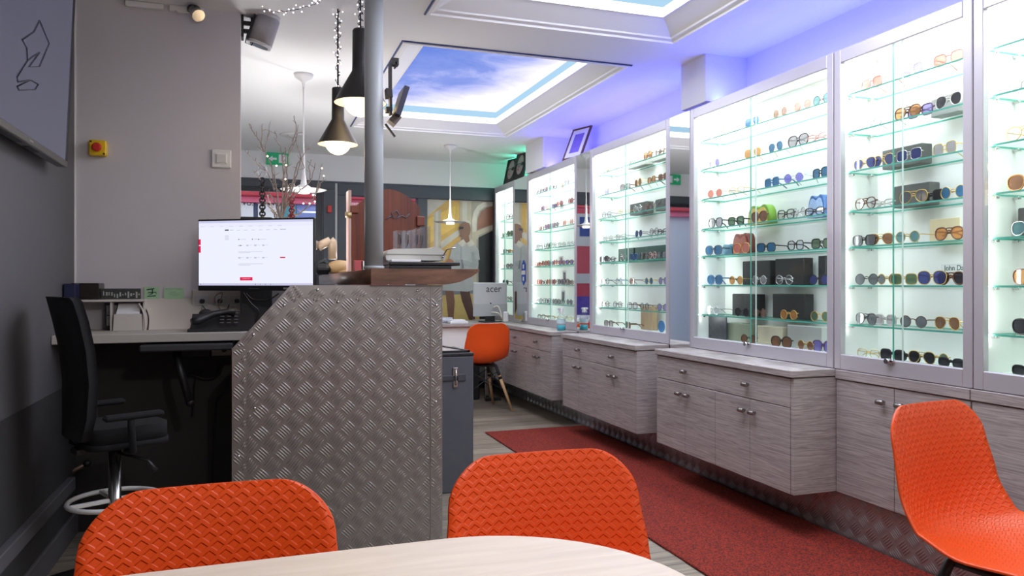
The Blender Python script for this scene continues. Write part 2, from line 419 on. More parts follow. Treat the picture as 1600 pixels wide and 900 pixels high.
# coffers: moulding, lit upstand, sky panel
def coffer(H, n, sky, whitestr, bluestr):
    x0, y0, x1, y1 = H; i = .17; z1 = ZC+.072; z2 = ZC+.118; z3 = ZC+.172
    m = MB(); pr = [(0, ZC-.004), (0, ZC-.012), (.018, ZC-.012), (.022, ZC-.002), (.045, ZC+.004), (.05, ZC+.012), (i-.012, z1-.006), (i, z1-.006), (i, z1)]
    m.smooth = False
    ring = []
    for (d, z) in pr: ring.append([(x0+d, y0+d, z), (x1-d, y0+d, z), (x1-d, y1-d, z), (x0+d, y1-d, z)])
    for a in range(len(ring)-1):
        for k in range(4):
            m.poly([ring[a][k], ring[a][(k+1) % 4], ring[a+1][(k+1) % 4], ring[a+1][k]])
    struct('trim_%d' % n, m, M_mould)
    l = MB()
    w = .008
    l.box((x0-w, y0-w, ZC-.006), (x1+w, y0, ZC-.001)).box((x0-w, y1, ZC-.006), (x1+w, y1+w, ZC-.001)).box((x0-w, y0, ZC-.006), (x0, y1, ZC-.001)).box((x1, y0, ZC-.006), (x1+w, y1, ZC-.001))
    struct('trim_%d' % (n+1), l, M_blueline)
    u = MB(); c = [(x0+i, y0+i), (x1-i, y0+i), (x1-i, y1-i), (x0+i, y1-i)]
    for k in range(4):
        a, b = c[k], c[(k+1) % 4]
        u.mat(0).poly([a+(z1,), b+(z1,), b+(z2,), a+(z2,)]); u.mat(1).poly([a+(z2,), b+(z2,), b+(z3,), a+(z3,)])
    t = thing('sky_ceiling_light', ['large lit ceiling coffer nearest the camera with pale blue edge', 'lit ceiling coffer printed with blue sky and clouds, above the pillar bracket'][n > 5], 'ceiling light', ((x0+x1)/2, (y0+y1)/2, z1), 0, 'sky ceiling lights')
    u.build('light_edge', [emis('coffer_white_edge', (1, 1, 1), whitestr), emis('coffer_blue_edge', (.45, .70, .92), bluestr)], t)
    MB().box((x0+i, y0+i, z3), (x1-i, y1-i, z3+.03)).build('sky_panel', sky, t)
coffer(H1, 4, sky_panel_mat('sky_print_bright', 2.6, (3, 1, 0)), 2.2, 1.0)
coffer(H2, 6, sky_panel_mat('sky_print', 1.25, (.35, .2, 0)), 2.2, 1.0)
struct('trim_10', MB().box((XL, YP-.006, .98), (XL+.005, YP, ZC-.001)), M_mould)
# skirtings and cable trunking
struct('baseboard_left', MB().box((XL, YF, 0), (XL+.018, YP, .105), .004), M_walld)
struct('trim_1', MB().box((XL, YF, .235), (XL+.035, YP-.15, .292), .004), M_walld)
struct('baseboard_back', MB().box((DX1, YB-.015, 0), (XW, YB, .08)), M_anth)
kick = MB().mat(0).box((2.525, .2, 0), (2.56, YB-.02, .215))
tread(kick, (2.525, YB-.02, 0), (0, -1, 0), (0, 0, 1), YB-.25, .21, lambda a, b: .004 < b < .208, bh=.0030)
struct('baseboard_right', kick, M_treadkick)

# door and window in the back wall (dark frames, real glass, the street beyond)
d1 = tag(MB().box((DX0, YB-.02, ZH-.07), (DX1, YB+.10, ZH), .004).box((.668, YB-.02, 0), (DX1, YB+.10, ZH-.07), .004).box((DX0, YB-.02, 0), (DX0+.12, YB+.10, ZH-.07), .004).build('door_1', M_anth), kind='structure')
MB().box((.60, YB+.02, .02), (.662, YB+.07, ZH-.075), .003).box((-.675, YB+.02, .02), (-.61, YB+.07, ZH-.075), .003).box((-.61, YB+.02, .02), (.60, YB+.07, .16), .003).box((-.61, YB+.02, ZH-.11), (.60, YB+.07, ZH-.075), .003).build('door_leaf', mat('near_black_frame', (.02, .022, .028), .4), d1)
MB().box((-.61, YB+.04, .16), (.60, YB+.046, ZH-.11)).build('door_pane', M_pane, d1)
MB().tube([(.56, YB-.01, .95), (.56, YB-.05, .95), (.56, YB-.05, 1.35), (.56, YB-.01, 1.35)], .012, 8).build('door_handle', M_steel, d1)
w1 = tag(MB().box((WX0, YB-.02, 2.075), (WX1, YB+.10, ZH), .004).box((WX0, YB-.02, .30), (.94, YB+.10, 2.075), .004).box((1.655, YB-.02, .30), (1.762, YB+.10, 2.075), .004).box((2.52, YB-.02, .30), (WX1, YB+.10, 2.075), .004).box((.94, YB-.02, .30), (2.52, YB+.10, .42), .004).build('window_1', M_anth), kind='structure')
MB().box((.94, YB+.04, .42), (1.655, YB+.046, 2.075)).box((1.762, YB+.06, .42), (2.52, YB+.066, 2.075)).build('window_pane', M_pane, w1)
struct('trim_3', MB().box((XLR, YB-.01, ZH), (XW, YB, ZH+.018)), M_anth)

# ---- street outside
YS = 12.0
struct('ground', MB().box((-9, YB+.13, -.1), (9, YS+1.5, -.02)), mat('street_paving', (.32, .32, .34), .8, noise=.2, nscale=6))
def sx(u): return at(u, 300, Y=YS).x
def sz(v): return at(420, v, Y=YS).z
bl = thing('shopfront', 'pale shopfront across the street with red band and white window posters', 'building', (0, YS, -.02))
MB().box((-7, YS, -.02), (7, YS+.4, 5)).build('wall', mat('pale_facade', (.66, .68, .74), .8), bl)
MB().box((-7, YS-.22, sz(309)), (7, YS, sz(299)), .01).build('red_fascia', mat('red_fascia_paint', (.50, .02, .045), .5), bl)
MB().box((-7, YS-.12, sz(318)), (7, YS-.01, sz(309)), .005).build('pink_fascia', mat('pink_fascia_paint', (.85, .16, .27), .5), bl)
MB().box((sx(463), YS-.04, -.02), (sx(560), YS-.005, sz(318.5))).build('blue_shutter', mat('lavender_shutter', (.20, .26, .60), .5), bl)
MB().box((sx(469), YS-.08, sz(331)), (sx(505), YS-.045, sz(329))).build('light_strip', emis('street_strip_light', (1, 1, 1), 1.6), bl)
MB().box((sx(486), YS-.08, sz(306)), (sx(504), YS-.225, sz(303))).build('light_strip', emis('street_strip_light', (1, 1, 1), 1.6), bl)
MB().box((sx(397), YS-.06, -.02), (sx(402), YS-.01, sz(318)), .01).build('window_post', mat('navy_paint', (.03, .05, .14), .5), bl)
for (u0, u1, b, us) in ((377, 396, 'VU.', 387), (403, 438, 'NVU.', 428)):
    p = MB().box((sx(u0), YS-.05, .2), (sx(u1), YS-.02, sz(319))).build('window_poster', M_paper, bl)
    lettering(b, .105 if us < 400 else .125, mat('poster_ink', (.01, .02, .03), .6), p, at(us, 317.5, Y=YS-.055)-Vector((0, YS, -.02)), (PI/2, 0, 0), 'poster_text')
MB().box((sx(440), YS-.05, .2), (sx(462), YS-.02, sz(318.5))).build('teal_panel', mat('teal_panel_paint', (.08, .35, .42), .5), bl)
# red and pink adverts seen through the window and in the mirrors
YA = 8.45
ad = thing('advert_board', 'pink and red advert board outside beyond the back window', 'poster', (1.25, YA, -.02))
MB().box((.90, YA, -.02), (1.62, YA+.03, 2.07)).build('board', mat('advert_pink', (.80, .10, .16), .5), ad)
MB().box((.92, YA-.006, 1.62), (1.60, YA, 2.02)).build('picture_block', M_paper, ad)
MB().box((1.04, YA-.010, 1.74), (1.22, YA-.006, 1.98)).build('blue_block', mat('advert_blue', (.04, .09, .42), .5), ad)
MB().box((1.30, YA-.010, 1.84), (1.55, YA-.006, 1.99)).build('orange_block', mat('advert_orange', (.80, .28, .05), .5), ad)
MB().box((.92, YA-.006, 1.16), (1.60, YA, 1.28)).build('white_band', M_paper, ad)
MB().box((.92, YA-.006, .62), (1.60, YA, 1.00)).build('violet_block', mat('advert_violet', (.16, .10, .55), .5, noise=.5, nscale=12), ad)
ad2 = thing('advert_board', 'tall blue and red advert board outside, seen only in the mirrors', 'poster', (-3.0, YS-.9, -.02))
MB().box((-3.5, YS-.9, -.02), (-2.2, YS-.86, 2.5)).build('board', mat('advert_deep_blue', (.12, .20, .55), .5, noise=.6, nscale=2.5), ad2)
MB().box((-3.3, YS-.915, 1.5), (-2.75, YS-.90, 2.4)).build('red_block', mat('advert_red', (.55, .04, .05), .5, noise=.6, nscale=5), ad2)

# poster of a woman under an arcade, behind the right pane
def poster():
    t = thing('poster', 'large poster of a woman in a pale shirt dress beneath a yellow arcade', 'poster', (2.14, YB+.03, .45))
    PX = lambda u: 1.766+(u-668)/102*.75
    PZ = lambda v: 2.07-(v-310)/188*1.30
    m = MB(); lay = [0]
    cols = [(.62, .38, .09), (.46, .40, .30), (.25, .10, .06), (.30, .27, .22), (.012, .012, .016), (.55, .40, .14), (.40, .41, .40), (.33, .34, .34), (.20, .095, .06), (.085, .035, .025), (.40, .17, .10), (.18, .19, .21), (.54, .50, .42), (.75, .48, .10)]
    ms = [mat('poster_ink_%d' % i, c, .35, noise=.22, nscale=9) for i, c in enumerate(cols)]
    def P(c, pts):
        lay[0] += 1; y = YB+.05-.0006*lay[0]
        m.mat(c).poly([(PX(u), y, PZ(v)) for u, v in pts])
    def E(c, u, v, ru, rv, n=20): P(c, [(u+ru*math.cos(2*PI*k/n), v+rv*math.sin(2*PI*k/n)) for k in range(n)])
    P(0, [(668, 310), (771, 310), (771, 520), (668, 520)])
    P(12, [(668, 310), (700, 310), (668, 338)]); P(13, [(668, 342), (712, 318), (712, 352), (668, 382)])
    P(1, [(679, 330), (690, 324), (690, 460), (679, 460)]); P(12, [(682, 330), (686, 326), (686, 460), (682, 460)])
    P(1, [(719, 310), (737, 310), (737, 372), (719, 372)]); P(12, [(723, 310), (730, 310), (730, 372), (723, 372)])
    P(12, [(690, 376), (722, 352), (722, 362), (690, 388)])
    P(3, [(737, 310), (771, 310), (771, 500), (737, 500)])
    P(12, [(738, 365), (738, 340), (741, 326), (747, 317), (756, 311), (771, 310), (771, 316), (757, 319), (750, 325), (746, 335), (745, 348), (745, 365)])
    P(2, [(746, 356), (747, 338), (752, 326), (760, 320), (771, 317), (771, 346)])
    P(1, [(745, 358), (771, 347), (771, 354), (745, 366)])
    P(4, [(748, 368), (771, 356), (771, 500), (748, 500)])
    P(1, [(737, 360), (748, 357), (748, 368), (745, 372), (745, 470), (739, 470)])
    P(11, [(668, 446), (752, 446), (752, 470), (668, 470)]); P(5, [(668, 462), (745, 458), (752, 520), (668, 520)])
    # woman: legs, skirt, shirt, sleeves, hands, neck, head
    P(8, [(695, 440), (707, 440), (711, 470), (709, 500), (701, 500), (699, 478)]); P(9, [(716, 440), (731, 440), (738, 474), (743, 500), (733, 500), (722, 470)])
    P(6, [(696, 418), (738, 418), (741, 452), (731, 455), (692, 453)])
    P(6, [(707, 384), (716, 376), (724, 371), (740, 376), (747, 386), (748, 410), (744, 424), (704, 424), (702, 404)])
    P(7, [(719, 378), (722, 375), (722, 424), (719, 424)])
    P(7, [(736, 392), (744, 390), (748, 408), (744, 418), (722, 413), (712, 413), (712, 404), (722, 404), (738, 408)])
    P(6, [(740, 384), (748, 388), (750, 404), (742, 402)])
    E(10, 703, 408, 6, 5); P(11, [(720, 404), (723, 404), (725, 418), (722, 418)])
    P(8, [(722, 362), (732, 361), (734, 376), (721, 378)])
    P(12, [(716, 378), (724, 371), (729, 378), (722, 384)]); P(12, [(729, 378), (737, 371), (742, 379), (733, 384)])
    E(8, 727, 356, 8.5, 13); P(8, [(719, 350), (716.5, 357), (719, 360), (718.5, 367), (724, 369), (730, 360)])
    P(12, [(719, 347), (722, 342), (728, 340), (734, 342), (737, 348), (733, 345), (727, 344)])
    P(4, [(717, 352), (724, 351), (724, 355), (718, 356)])
    m.build('print', ms, t)
    MB().box((1.764, YB+.0505, .48), (2.518, YB+.056, 2.074)).build('backing_sheet', M_paper, t)
poster()
t = thing('exit_sign', 'small green exit sign high on the back wall behind the branches', 'sign', (at(434, 249, Y=YB-.03).x, YB-.03, at(434, 249, Y=YB).z))
MB().box((-.11, 0, -.06), (.11, .03, .06), .004).build('panel', mat('exit_green', (.01, .30, .13), .4, emit=(.01, .32, .13), estr=.25), t, True)
MB().box((.01, -.003, -.04), (.085, 0, .045)).poly([(-.09, -.002, 0), (-.05, -.002, .03), (-.05, -.002, -.03)]).box((-.055, -.003, -.01), (-.01, 0, .01)).build('pictogram', M_paper, t, True)
tag(MB().box((.71, YB-.05, at(516, 333, Y=YB).z), (.75, YB-.021, at(516, 322, Y=YB).z), .004).build('call_point', M_red), 'small red fire call point on the dark door jamb', 'alarm')

# ================================================================== DISPLAY CASES
XF = 2.50
M_gfaint = mat('pale_glass_edge', (.55, .72, .66), .25)
SHELF = [2.011, 1.839, 1.660, 1.482, 1.320, 1.145, .968]
ZT = 2.21; ZB = .765; ZFL = .822
def yat(u, X): return at(u, 400, X=X).y
def case(Y0, Y1, label, dz=.0):
    c = thing('display_case', label, 'display case', (XF+.13, (Y0+Y1)/2, ZB), 0, 'lit glass display cases')
    sw = .040
    fr = MB()
    fr.box((XF, Y0, ZB), (XF+.03, Y0+sw, ZT), .003).box((XF, Y1-sw, ZB), (XF+.03, Y1, ZT), .003).box((XF, Y0+sw, ZT-.062), (XF+.03, Y1-sw, ZT), .003).box((XF, Y0+sw, ZB), (XF+.03, Y1-sw, ZFL+.012), .003)
    fr.build('frame', M_alu, c)
    ca = MB().box((XW-.02, Y0, ZB), (XW-.002, Y1, ZT)).box((XF+.03, Y0, ZB), (XW-.02, Y0+.016, ZT)).box((XF+.03, Y1-.016, ZB), (XW-.02, Y1, ZT)).box((XF+.03, Y0+.016, ZT-.02), (XW-.02, Y1-.016, ZT)).box((XF+.03, Y0+.016, ZB), (XW-.02, Y1-.016, ZFL))
    ca.build('carcass', M_white, c)
    MB().box((XF+.035, Y0+.06, ZT-.034), (XF+.06, Y1-.06, ZT-.0205), .002).build('light_strip', emis('case_led', (.96, 1, .98), 6.0), c)
    for z in SHELF:
        g = MB(); x0, x1, y0, y1 = XF+.045, XW-.028, Y0+.022, Y1-.022; t = .007
        g.mat(0).poly([(x0, y0, z), (x1, y0, z), (x1, y1, z), (x0, y1, z)][::-1])
        g.mat(1); e = [(x0, y0), (x1, y0), (x1, y1), (x0, y1)]
        for k in range(4):
            a, b = e[k], e[(k+1) % 4]; g.poly([a+(z-t,), b+(z-t,), b+(z,), a+(z,)])
        s = g.build('shelf', [M_shelf, M_gedge], c)
        if Y0 < 5:
            for (yy, dy) in ((Y0+.016, .025), (Y1-.041, .025)):
                for xx in (XF+.075, XW-.075): MB().box((xx-.008, yy, z-t-.010), (xx+.008, yy+dy, z-t), .002).build('shelf_pin', M_steel, s)
    ym = (Y0+Y1)/2
    for (a, b, x, ge) in ((ym-.03, Y1-sw+.004, XF+.006, M_gfaint), (Y0+sw-.004, ym+.03, XF+.016, M_gedge)):
        g = MB(); z0, z1 = ZFL+.010, ZT-.058
        g.mat(0).poly([(x, a, z0), (x, a, z1), (x, b, z1), (x, b, z0)])
        g.mat(1).box((x-.001, a, z0), (x+.005, a+.003, z1)).box((x-.001, b-.003, z0), (x+.005, b, z1))
        g.build('sliding_door', [M_glass, ge], c)
    lk = MB().cyl((XF-.022, ym+.03, ZFL+.008), (XF+.004, ym+.03, ZFL+.008), .011, 14).box((XF-.012, ym+.005, ZFL), (XF+.004, ym+.045, ZFL+.016), .003).build('lock', M_steel, c)
    L = area('case_lamp', (XF+.11, ym, ZT-.045), (0, 0, 0), .16, (Y1-Y0)-.08, 5.6*(Y1-Y0), (.97, 1, .965))
    for (yy, sg) in ((Y0+.030, 1), (Y1-.030, -1)):
        e = Vector((.80, .60*sg, 0)).to_track_quat('-Z', 'Y').to_euler()
        area('case_side_strip', (XF+.040, yy, (ZFL+ZT)/2+.02), e, .012, 1.22, .5+1.05*(Y1-Y0), (.97, 1, .965))
    return c
C6 = (.90, 2.052); C5 = (2.056, 2.752); C4 = (2.758, 3.945); C3 = (4.190, 5.378); C2 = (5.648, 6.815); C1 = (7.205, 7.86)
case(*C6, 'lit glasses case cut off by the right edge of the photo')
case(*C5, 'lit two-door glasses case rising behind the right orange chair')
case(*C4, 'wide lit glasses case above the largest drawer unit with black boxes inside')
case(*C3, 'lit glasses case in mid row between two tall mirrors')
case(*C2, 'lit glasses case of small frames behind the blue spray bottle')
case(*C1, 'narrow lit case farthest away beside the woman poster')
for (a, b, l) in ((C4[1]+.002, C3[0]-.002, 'tall mirror strip between the two widest near glasses cases'), (C3[1]+.002, C2[0]-.002, 'tall mirror strip beside the blue spray bottle'), (C2[1]+.002, C1[0]-.002, 'tall mirror strip with a blue badge, beside farthest case')):
    m = thing('mirror_panel', l, 'mirror', (XF+.01, (a+b)/2, ZB), 0, 'mirror strips between the cases')
    MB().box((XF+.002, a+.002, ZB), (XF+.006, b-.002, ZT-.004)).build('mirror_glass', M_mirror, m)
    MB().box((XF+.006, a, ZB), (XF+.024, b, ZT)).box((XF-.001, a, ZB), (XF+.006, a+.003, ZT)).box((XF-.001, b-.003, ZB), (XF+.006, b, ZT)).build('backing', M_alu, m)
# blue badge sticker on the far mirror
bp = at(818, 426, X=XF); 
bd = MB().mat(0); hx = [(-.055, -.075), (0, -.125), (.055, -.075), (.055, .075), (0, .125), (-.055, .075)]
bd.prism([(XF+.0005, bp.y+a, bp.z+b) for a, b in hx], (-.002, 0, 0)); bd.mat(1).box((XF-.0025, bp.y-.055, bp.z-.02), (XF-.0016, bp.y+.055, bp.z+.02)).box((XF-.0025, bp.y-.02, bp.z+.04), (XF-.0016, bp.y+.02, bp.z+.08)).box((XF-.0025, bp.y-.02, bp.z-.08), (XF-.0016, bp.y+.02, bp.z-.04))
tag(bd.build('badge_sticker', [mat('badge_blue', (.02, .10, .55), .4), M_paper]), 'blue and white six-sided badge stuck on the far mirror', 'sticker')

# ------------------------------------------------------------------ base units
M_pewter = mat('pewter_knob', (.30, .28, .26), .3, .9)
XU = 2.268; ZU0 = .208
def knob(p, parent):
    x, y, z = p
    MB().cyl((x, y, z), (x-.020, y, z), .006, 10).tube([(x-.024, y-.019, z), (x-.024, y-.016, z), (x-.024, y+.016, z), (x-.024, y+.019, z)], [.008, .0115, .0115, .008], 12).build('knob', M_pewter, parent)
def unit(Y0, Y1, label, doors=4, xf=XU, ytop=None):
    c = thing('base_cabinet', label, 'cabinet', (xf+.12, (Y0+Y1)/2, ZU0), 0, 'grey oak drawer units under the cases')
    MB().box((xf+.02, Y0+.018, ZU0), (2.524, Y1-.018, .728)).build('carcass', M_black, c)
    for (a, b) in ((Y0, Y0+.02), (Y1-.02, Y1)): MB().box((xf+.002, a, ZU0), (2.524, b, .728), .001).build('end_panel', M_oak, c)
    MB().box((xf-.012, Y0-.004, .732), (2.4985, Y1+.004, .765), .003).build('worktop', M_oak, c)
    ya, yb = Y0+.022, Y1-.022
    d = MB().box((xf, ya, .597), (xf+.02, yb, .726), .0015).build('drawer', M_oak, c)
    for q in (.26, .74): knob((xf, ya+(yb-ya)*q, .664), d)
    n = doors; w = (yb-ya)/n
    for k in range(n):
        d = MB().box((xf, ya+w*k+.0015, ZU0), (xf+.02, ya+w*(k+1)-.0015, .593), .0015).build('door', M_oak, c)
        ky = ya+w*(k+1)-.04 if k % 2 == 0 else ya+w*k+.04
        knob((xf, ky, .535), d)
    return c
unit(2.742, 3.942, 'nearest projecting grey oak unit with a wide drawer and four doors')
unit(4.187, 5.384, 'middle projecting grey oak unit beside the far end of the red rug')
unit(5.612, 6.80, 'projecting grey oak unit under the blue spray bottle behind the far chair')
unit(6.81, 7.90, 'farthest grey oak unit in the corner behind the far orange chair')
for k, (a, b) in enumerate(((3.947, 4.182), (5.389, 5.607))):
    struct('trim_%d' % (8+k), MB().box((2.502, a, ZU0), (2.524, b, ZB-.001), .001), M_oak)
# flush units below the two nearest cases
def flush(Y0, Y1, label, joints, knobs):
    c = thing('base_cabinet', label, 'cabinet', (XF+.12, (Y0+Y1)/2, ZU0), 0, 'grey oak drawer units under the cases')
    MB().box((XF+.018, Y0, ZU0), (2.5245, Y1, .72)).build('carcass', M_black, c)
    MB().box((XF-.006, Y0, .722), (XW-.01, Y1, .763), .002).build('worktop', M_oak, c)
    js = [Y0]+joints+[Y1]
    for k in range(len(js)-1):
        d = MB().box((XF, js[k]+.0015, ZU0), (XF+.018, js[k+1]-.0015, .718), .0015).build('door', M_oak, c)
        for ky in knobs:
            if js[k] < ky < js[k+1]: knob((XF, ky, .655), d)
yj = yat(1397, XF)
flush(2.062, 2.738, 'flush grey oak two-door cupboard behind the right orange chair', [yj], [yj+.052, yj-.045])
flush(.90, 2.058, 'flush grey oak cupboard running out of the right edge', [1.48], [1.53, 1.43])
# rug
tag(MB().box((1.682, .6, 0), (2.518, 5.53, .010), .003).build('rug', M_rug), 'long red speckled carpet runner along the display cases', 'rug')

# ------------------------------------------------------------------ on top of the cases
def leaning(name, label, u0, v0, h, w, tilt, frame_m, inner, easel=False, x=2.535, yaw=0.):
    y = yat(u0, x)
    t = thing(name, label, 'picture frame', (x, y, ZT+.001), yaw)
    R = Matrix.Rotation(tilt, 4, 'Y')
    b = .018
    MB().xf(R).box((0, -w/2, 0), (.016, -w/2+b, h), .002).box((0, w/2-b, 0), (.016, w/2, h), .002).box((0, -w/2+b, 0), (.016, w/2-b, b), .002).box((0, -w/2+b, h-b), (.016, w/2-b, h), .002).build('frame', frame_m, t, True)
    inner(t, R, h, w, b)
    if easel: MB().xf(R).prism([(.017, -.03, h*.55), (.017, .03, h*.55), (.017, .04, h*.45), (.017, -.04, h*.45)], (.004, 0, 0)).xf(Matrix.Identity(4)).prism([(.10+h*.05, -.03, .0), (.10+h*.05, .03, .0), (math.sin(tilt)*h*.5+.016, .025, h*.5*math.cos(tilt)), (math.sin(tilt)*h*.5+.016, -.025, h*.5*math.cos(tilt))], (.008, 0, 0)).build('easel_stand', frame_m, t, True)
    return t
def in_print(t, R, h, w, b):
    MB().xf(R).box((.004, -w/2+b, b), (.012, w/2-b, h-b)).build('mount', M_paper, t, True)
    MB().xf(R).box((.003, -w/4, h*.2), (.0042, w/4, h*.8)).ball((.003, 0, h*.55), w*.2, (.05, 1, 1.3)).build('print', mat('violet_print', (.22, .16, .60), .5, noise=.3), t, True)
def in_grey(t, R, h, w, b):
    MB().xf(R).box((.004, -w/2+b, b), (.012, w/2-b, h-b)).build('print', mat('silver_print', (.42, .42, .44), .4, noise=.4, nscale=14), t, True)
leaning('framed_picture', 'brown wooden picture frame propped on an easel atop the cases', 892, 240, .31, .24, .42, mat('brown_frame', (.12, .055, .03), .5), in_print, True, x=2.53, yaw=.30)
leaning('framed_picture', 'small black deep frame standing before the farther pier', 836, 250, .185, .15, .03, M_black, in_grey, False, x=2.51, yaw=.35)
def portrait(t, R, h, w, b):
    m = MB().xf(R)
    m.mat(0).box((.004, -w/2+b*.3, b*.3), (.010, w/2-b*.3, h-b*.3))
    m.mat(1).ball((.002, 0, h*.56), w*.30, (.06, 1, 1.75))
    m.mat(2).ball((-.012, .055*w/.2, h*.56), w*.13, (.1, 1, .8)).ball((-.012, -.055*w/.2, h*.56), w*.13, (.1, 1, .8)).box((-.014, -w*.2, h*.57), (-.011, w*.2, h*.585))
    m.mat(3).ball((-.014, 0, h*.36), w*.075, (.1, 1, .5)); m.mat(1).box((-.018, -w*.02, h*.44), (-.008, w*.02, h*.53))
    m.build('portrait_print', [M_black, mat('face_print', (.34, .25, .27), .6), mat('dark_lens_print', (.01, .01, .012), .3), mat('lip_print', (.30, .05, .06), .5)], t, True)
leaning('portrait_panel', 'left of two black portrait panels of a face in dark glasses', 794, 260, .275, .20, .22, M_black, portrait, x=2.53, yaw=.25)
leaning('portrait_panel', 'right of two black portrait panels, nearer the green-lit wall', 808, 255, .295, .20, .22, M_black, portrait, x=2.53, yaw=.25)

# ================================================================== GLASSES
LENSES = {}
def lensmat(name, col, gloss=.10, op=.0):
    if name not in LENSES: LENSES[name] = thin_glass('lens_'+name, col, gloss, .03, col, op)
    return LENSES[name]
LC = {'pink': ((.88, .34, .28), .45), 'blue': ((.07, .22, .42), .45), 'navy': ((.10, .12, .32), .45), 'lilac': ((.40, .36, .70), .45), 'clear': ((.93, .95, .95), .06), 'amber': ((.78, .40, .16), .4), 'brown': ((.30, .16, .10), .5), 'grey': ((.22, .24, .26), .45), 'black': ((.05, .05, .06), .5), 'green': ((.16, .24, .16), .45), 'teal': ((.18, .36, .38), .45), 'violet': ((.30, .28, .75), .4), 'smoke': ((.52, .50, .52), .4)}
FC = {'gold': mat('rim_gold', (.70, .48, .14), .28, .9), 'silver': mat('rim_silver', (.62, .62, .62), .25, .9), 'black': mat('rim_black', (.012, .012, .013), .3), 'tortoiseshell': mat('rim_tortoise', (.12, .05, .02), .3, noise=.8, nscale=90), 'clear': mat('rim_clear', (.66, .65, .62), .2), 'red': mat('rim_red', (.45, .04, .05), .3), 'pink': mat('rim_pink', (.75, .36, .33), .3), 'blue': mat('rim_blue', (.04, .14, .36), .3), 'purple': mat('rim_purple', (.12, .06, .14), .3), 'brown': mat('rim_brown', (.16, .07, .035), .3), 'green': mat('rim_green', (.04, .13, .08), .3), 'amber': mat('rim_amber', (.55, .25, .04), .3), 'grey': mat('rim_grey', (.10, .10, .11), .3)}
SHAPE = {'round': (.0235, .0235, 2.0, .0345), 'square': (.0265, .0225, 3.6, .0355), 'aviator': (.0275, .0245, 2.6, .036), 'oversized': (.0325, .0275, 2.7, .0385), 'slim': (.026, .0175, 3.0, .0355)}
GCACHE = {}
def gmeshes(shape, fc, lc):
    key = (shape, fc, lc)
    if key in GCACHE: return GCACHE[key]
    hw, hh, pw, off = SHAPE[shape]; thick = fc in ('black', 'tortoiseshell', 'clear', 'red', 'pink', 'blue', 'purple', 'brown', 'green', 'amber', 'grey') and shape != 'round'
    r = .0027 if thick else .0016
    n = 20
    def outline(s):
        pts = []
        for k in range(n):
            a = 2*PI*k/n; c, d = math.cos(a), math.sin(a)
            y = math.copysign(abs(c)**(2/pw), c)*hw; z = math.copysign(abs(d)**(2/pw), d)*hh
            if shape == 'aviator' and z < 0: y = y*(1-.22*(-z/hh))-s*.004*(z/hh)
            if shape == 'oversized' and z < 0: y *= 1-.12*(-z/hh)
            pts.append((.0, s*off+y, z+hh+.003))
        return pts
    f = MB(); lens = []
    for s in (1, -1):
        o = outline(s); f.tube(o, r, 5, closed=True)
        c = [(.0005, p[1], p[2]) for p in o]
        m = MB(); m.add(c, [tuple(range(n))], True); lens.append(m.mesh('lens', lensmat(lc, *[LC[lc][0], .12, LC[lc][1]])))
    zb = hh*1.35+.003
    f.tube([(0, off-hw+.001, zb), (-.002, 0, zb+.004), (0, -off+hw-.001, zb)], r*1.15, 5)
    if shape == 'aviator': f.tube([(0, off-hw*.6, 2*hh*.97), (-.001, 0, 2*hh*1.0), (0, -off+hw*.6, 2*hh*.97)], r, 5)
    fm = f.mesh('frame', FC[fc])
    tm = []
    for s in (1, -1):
        y = s*(off+hw); t = MB()
        t.tube([(0, y-s*.001, zb), (.006, y+s*.003, zb+.001), (.085, y+s*.001, zb-.001), (.105, y-s*.003, zb-.012), (.125, y-s*.008, .004)], [r*1.1, r*1.3, r*1.2, r*1.3, r*1.2], 5)
        tm.append(t.mesh('temple', FC[fc]))
    for s in (1, -1):
        y = s*(off+hw); t = MB(); d = .006 if s > 0 else .012
        t.tube([(0, y-s*.001, zb), (d, y-s*.002, zb+.001), (d+.004, y-s*.05, zb-.004), (d+.004, y-s*.085, zb-.006), (d+.003, y-s*.11, zb-.018)], [r*1.1, r*1.3, r*1.2, r*1.3, r*1.2], 5)
        tm.append(t.mesh('temple', FC[fc]))
    GCACHE[key] = (fm, lens, tm)
    return GCACHE[key]
ORD = ['first', 'second', 'third', 'fourth', 'fifth', 'sixth', 'seventh', 'eighth', 'ninth', 'tenth', 'eleventh']
SHN = ['top shelf', 'second shelf', 'third shelf', 'fourth shelf', 'fifth shelf', 'sixth shelf', 'lowest shelf', 'case floor']
BOXR = {}
for lv, cs, rs in ((1, 5, [(1454, 1500)]), (2, 5, [(1378, 1440)]), (3, 5, [(1396, 1468)]), (4, 5, [(1452, 1500)]), (5, 4, [(1160, 1203), (1211, 1256), (1278, 1290)]), (6, 4, [(1144, 1182), (1207, 1257)]), (7, 4, [(1099, 1292)]), (3, 4, [(1168, 1203), (1262, 1290)]), (4, 4, [(1127, 1171)]),
                   (0, 3, [(981, 1040)]), (2, 3, [(984, 1040)]), (4, 3, [(966, 1040)]), (7, 3, [(1001, 1030)]), (4, 6, [(1590, 1640)]), (0, 2, [(879, 890)]), (1, 2, [(870, 888)]), (4, 2, [(866, 888)]), (5, 2, [(875, 890)]), (6, 2, [(872, 888)])): BOXR[cs, lv] = rs
